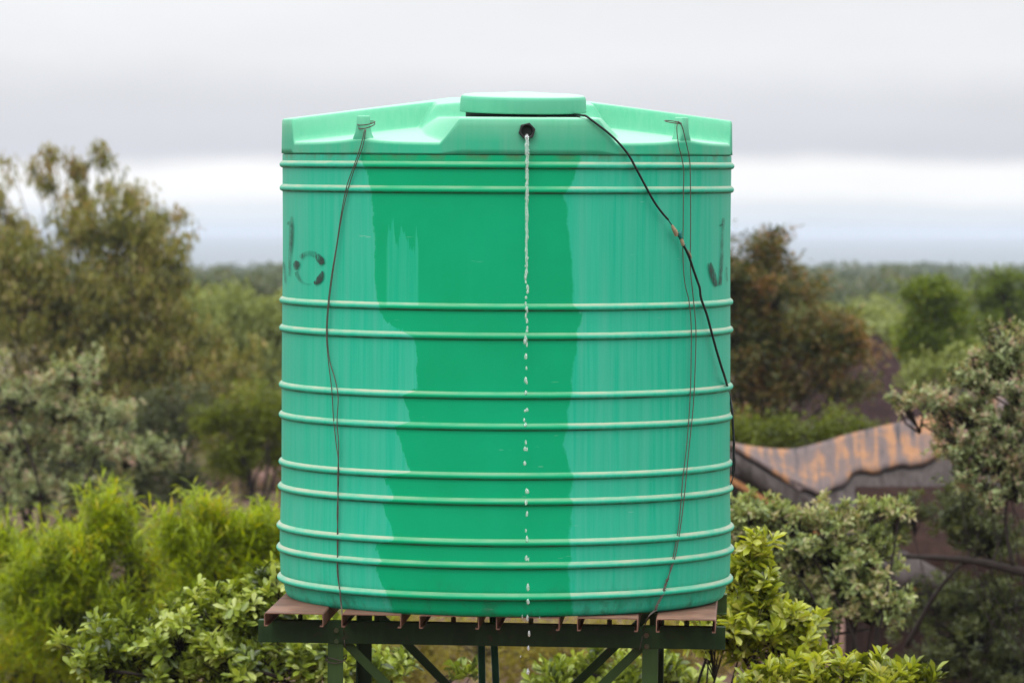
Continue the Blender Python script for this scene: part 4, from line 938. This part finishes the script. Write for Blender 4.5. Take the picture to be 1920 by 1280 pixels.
# --- scrub trees between the garden and the plain
mids = [(560, 548, 120, 66, 30, 'P'), (420, 560, 150, 60, 26, 'P'), (480, 530, 190, 60, 24, 'D'), (395, 505, 240, 30, 26, 'D'), (350, 520, 210, 40, 22, 'P'), (520, 505, 260, 44, 20, 'D'),
        (1545, 565, 135, 60, 32, 'P'), (1630, 580, 150, 66, 34, 'P'), (1680, 600, 128, 50, 34, 'P'), (1580, 540, 200, 60, 22, 'D'), (1500, 535, 230, 44, 22, 'D'), (1660, 545, 210, 60, 22, 'P'),
        (1640, 520, 300, 60, 18, 'D'), (1560, 512, 320, 50, 16, 'D'), (1740, 515, 310, 60, 18, 'D'), (1860, 520, 330, 60, 18, 'D'), (1800, 600, 160, 70, 40, 'P'), (1920, 600, 170, 70, 40, 'P')]
MS = {'P': L_PALE, 'D': L_DIM}
for i, (x, y, D, rx, ry, kk) in enumerate(mids):
    y = y + (22 if D < 200 else 40)
    side = 'left' if x < 900 else 'right'
    lab = {('P', 'left'): 'pale green scrub tree in the bush beyond the olive tree', ('D', 'left'): 'dull brownish scrub tree before the blue plain beyond the olive tree',
           ('P', 'right'): 'pale green scrub tree in the bush beyond the hut roof', ('D', 'right'): 'dull dark scrub tree before the hazy plain beyond the hut'}[(kk, side)]
    grp = {('P', 'left'): 'pale scrub trees beyond the olive tree', ('D', 'left'): 'dull scrub trees beyond the olive tree', ('P', 'right'): 'pale scrub trees beyond the hut', ('D', 'right'): 'dull scrub trees beyond the hut'}[(kk, side)]
    sc = D / 150
    plant('scrub_tree', lab, 'tree', D, [(x, y + ry * .2, rx * .7, ry), (x - rx * .55, y + ry * .5, rx * .5, ry * .8), (x + rx * .55, y + ry * .45, rx * .5, ry * .8), (x, y + ry * 1.3, rx, ry * .9)],
          420, 8, (.22 * sc ** .5, .10 * sc ** .5), 'random', MS[kk], 70 + i, x, group=grp, spread=.30 * sc ** .6, gap=.33, trunk_r=.09, twigs=30, spray=10)

# --- far woodland, one mass
def woodland():
    R = np.random.default_rng(5); B, Dd, H, L, Wd, T = [], [], [], [], [], []
    for D0, D1, cnt, nl in ((260, 420, 110, 150), (420, 700, 200, 110), (700, 1250, 420, 70)):
        for _ in range(cnt):
            D = math.sqrt(R.uniform(D0 ** 2, D1 ** 2)); az = R.uniform(-.15, .15); x, y = D * math.tan(az), D
            gz = float(ground_h(x, y)); h = R.uniform(2.2, 3.5) + (.6 if R.random() < .10 else 0); wd = R.uniform(1.6, 3.6); n = nl
            d = rand_dirs(n, R); p = np.array((x, y, gz + h * .55)) + d * np.array((wd, wd, h * .48)) * (.35 + .65 * R.random(n) ** .5)[:, None]
            s = .35 + .35 * D / 1000; B.append(p); Dd.append(rand_dirs(n, R)); H.append(rand_dirs(n, R)); L.append(np.full(n, s * 1.5) * R.uniform(.6, 1.2, n)); Wd.append(np.full(n, s * .9))
            T.append(np.clip(R.random() * .8 + R.normal(size=n) * .12, 0, 1))
    o = leaves_mesh('distant_woodland', np.vstack(B), np.vstack(Dd), np.vstack(H), np.concatenate(L), np.concatenate(Wd), np.concatenate(T), L_DIM, None, False)
    tag(o, 'far off hazy bushveld woodland reaching to the plain', 'woodland', kind='stuff')
woodland()
# --- dry grass on the red soil
def grass():
    R = np.random.default_rng(9); n = 12000; D = np.sqrt(R.uniform(44 ** 2, 135 ** 2, n)); az = R.uniform(-.16, .16, n); x, y = D * np.tan(az), D
    g = vnoise(np.stack([x / 3.5, y / 3.5, 0 * x], -1), 6); kp = g > .45; x, y = x[kp], y[kp]; n = len(x)
    b = np.stack([x, y, ground_h(x, y) - .01], -1); d = R.normal(size=(n, 3)) * .28 + np.array((0, 0, 1.0))
    o = leaves_mesh('grass', b, d, rand_dirs(n, R), R.uniform(.25, .7, n), R.uniform(.03, .07, n), R.random(n), L_DRYG, None, False, .2); tag(o, 'dry yellowish grass tufts on the reddish soil', 'grass', kind='stuff')
grass()
# --- reddish rocks
MROCK = NT('red_brown_rock'); _o = MROCK.obj(); _n = MROCK.noise(_o, 3, 6, .65)
MROCK.princ(MROCK.mix(MROCK.range(_n, .3, .7), (.085, .045, .036, 1), (.25, .145, .115, 1)), .85, .2, MROCK.bump(_n, .7, .04)); MROCK = MROCK.m
def rock(px, py, D, sx, sy, sz, seed, label):
    R = np.random.default_rng(seed); p = W(px, py, D); gz = float(ground_h(p[0], p[1])); n, m_ = 20, 12; V = []
    th = np.linspace(0, 2 * math.pi, n, endpoint=False)
    for ph in np.linspace(.02, math.pi - .02, m_):
        d = np.stack([np.sin(ph) * np.cos(th), np.sin(ph) * np.sin(th), np.full(n, math.cos(ph))], -1)
        d = np.sign(d) * np.abs(d) ** .75; f = .7 + .6 * vnoise(d * 1.8 + seed, seed); V.append(d * f[:, None] * np.array((sx, sy, sz)))
    V = np.array(V).reshape(-1, 3); I = np.arange(n * m_).reshape(m_, n); J = np.roll(I, -1, 1); Q = np.stack([I[:-1], I[1:], J[1:], J[:-1]], -1).reshape(-1, 4)
    o = npmesh('rock', V, Q, MROCK, None, False); o.location = (p[0], p[1], gz + sz * .35); o.rotation_euler[2] = R.uniform(0, 6); tag(o, label, 'rock')
rock(1620, 1200, 61, .55, .5, .30, 1, 'broad flat reddish rock under the grey green shrub')
rock(1590, 1235, 59.5, .34, .3, .22, 2, 'small squarish reddish stone before the broad flat rock')
rock(1400, 1235, 58.5, .55, .5, .22, 3, 'dusky reddish rock below the bright yellow green shrub')
rock(460, 905, 100, 1.1, .8, .45, 4, 'pinkish rock on bare soil under the moss green shrub')
rock(1680, 1110, 66, .6, .5, .6, 5, 'orange red rock behind the fork of the long dark limb')

# ------------------------------------------------------------------ haze
t = NT('haze_air'); pv = t.n('ShaderNodeVolumePrincipled'); pv.inputs['Color'].default_value = (.80, .88, 1.0, 1); pv.inputs['Density'].default_value = 1.9e-4; pv.inputs['Anisotropy'].default_value = .0
t.l(pv.outputs[0], t.out.inputs['Volume'])
hb = MB().box((-14500, -14500, -75), (14500, 14500, 13)).build('haze', t.m); tag(hb, 'pale bluish haze over the plain', 'haze', kind='stuff')
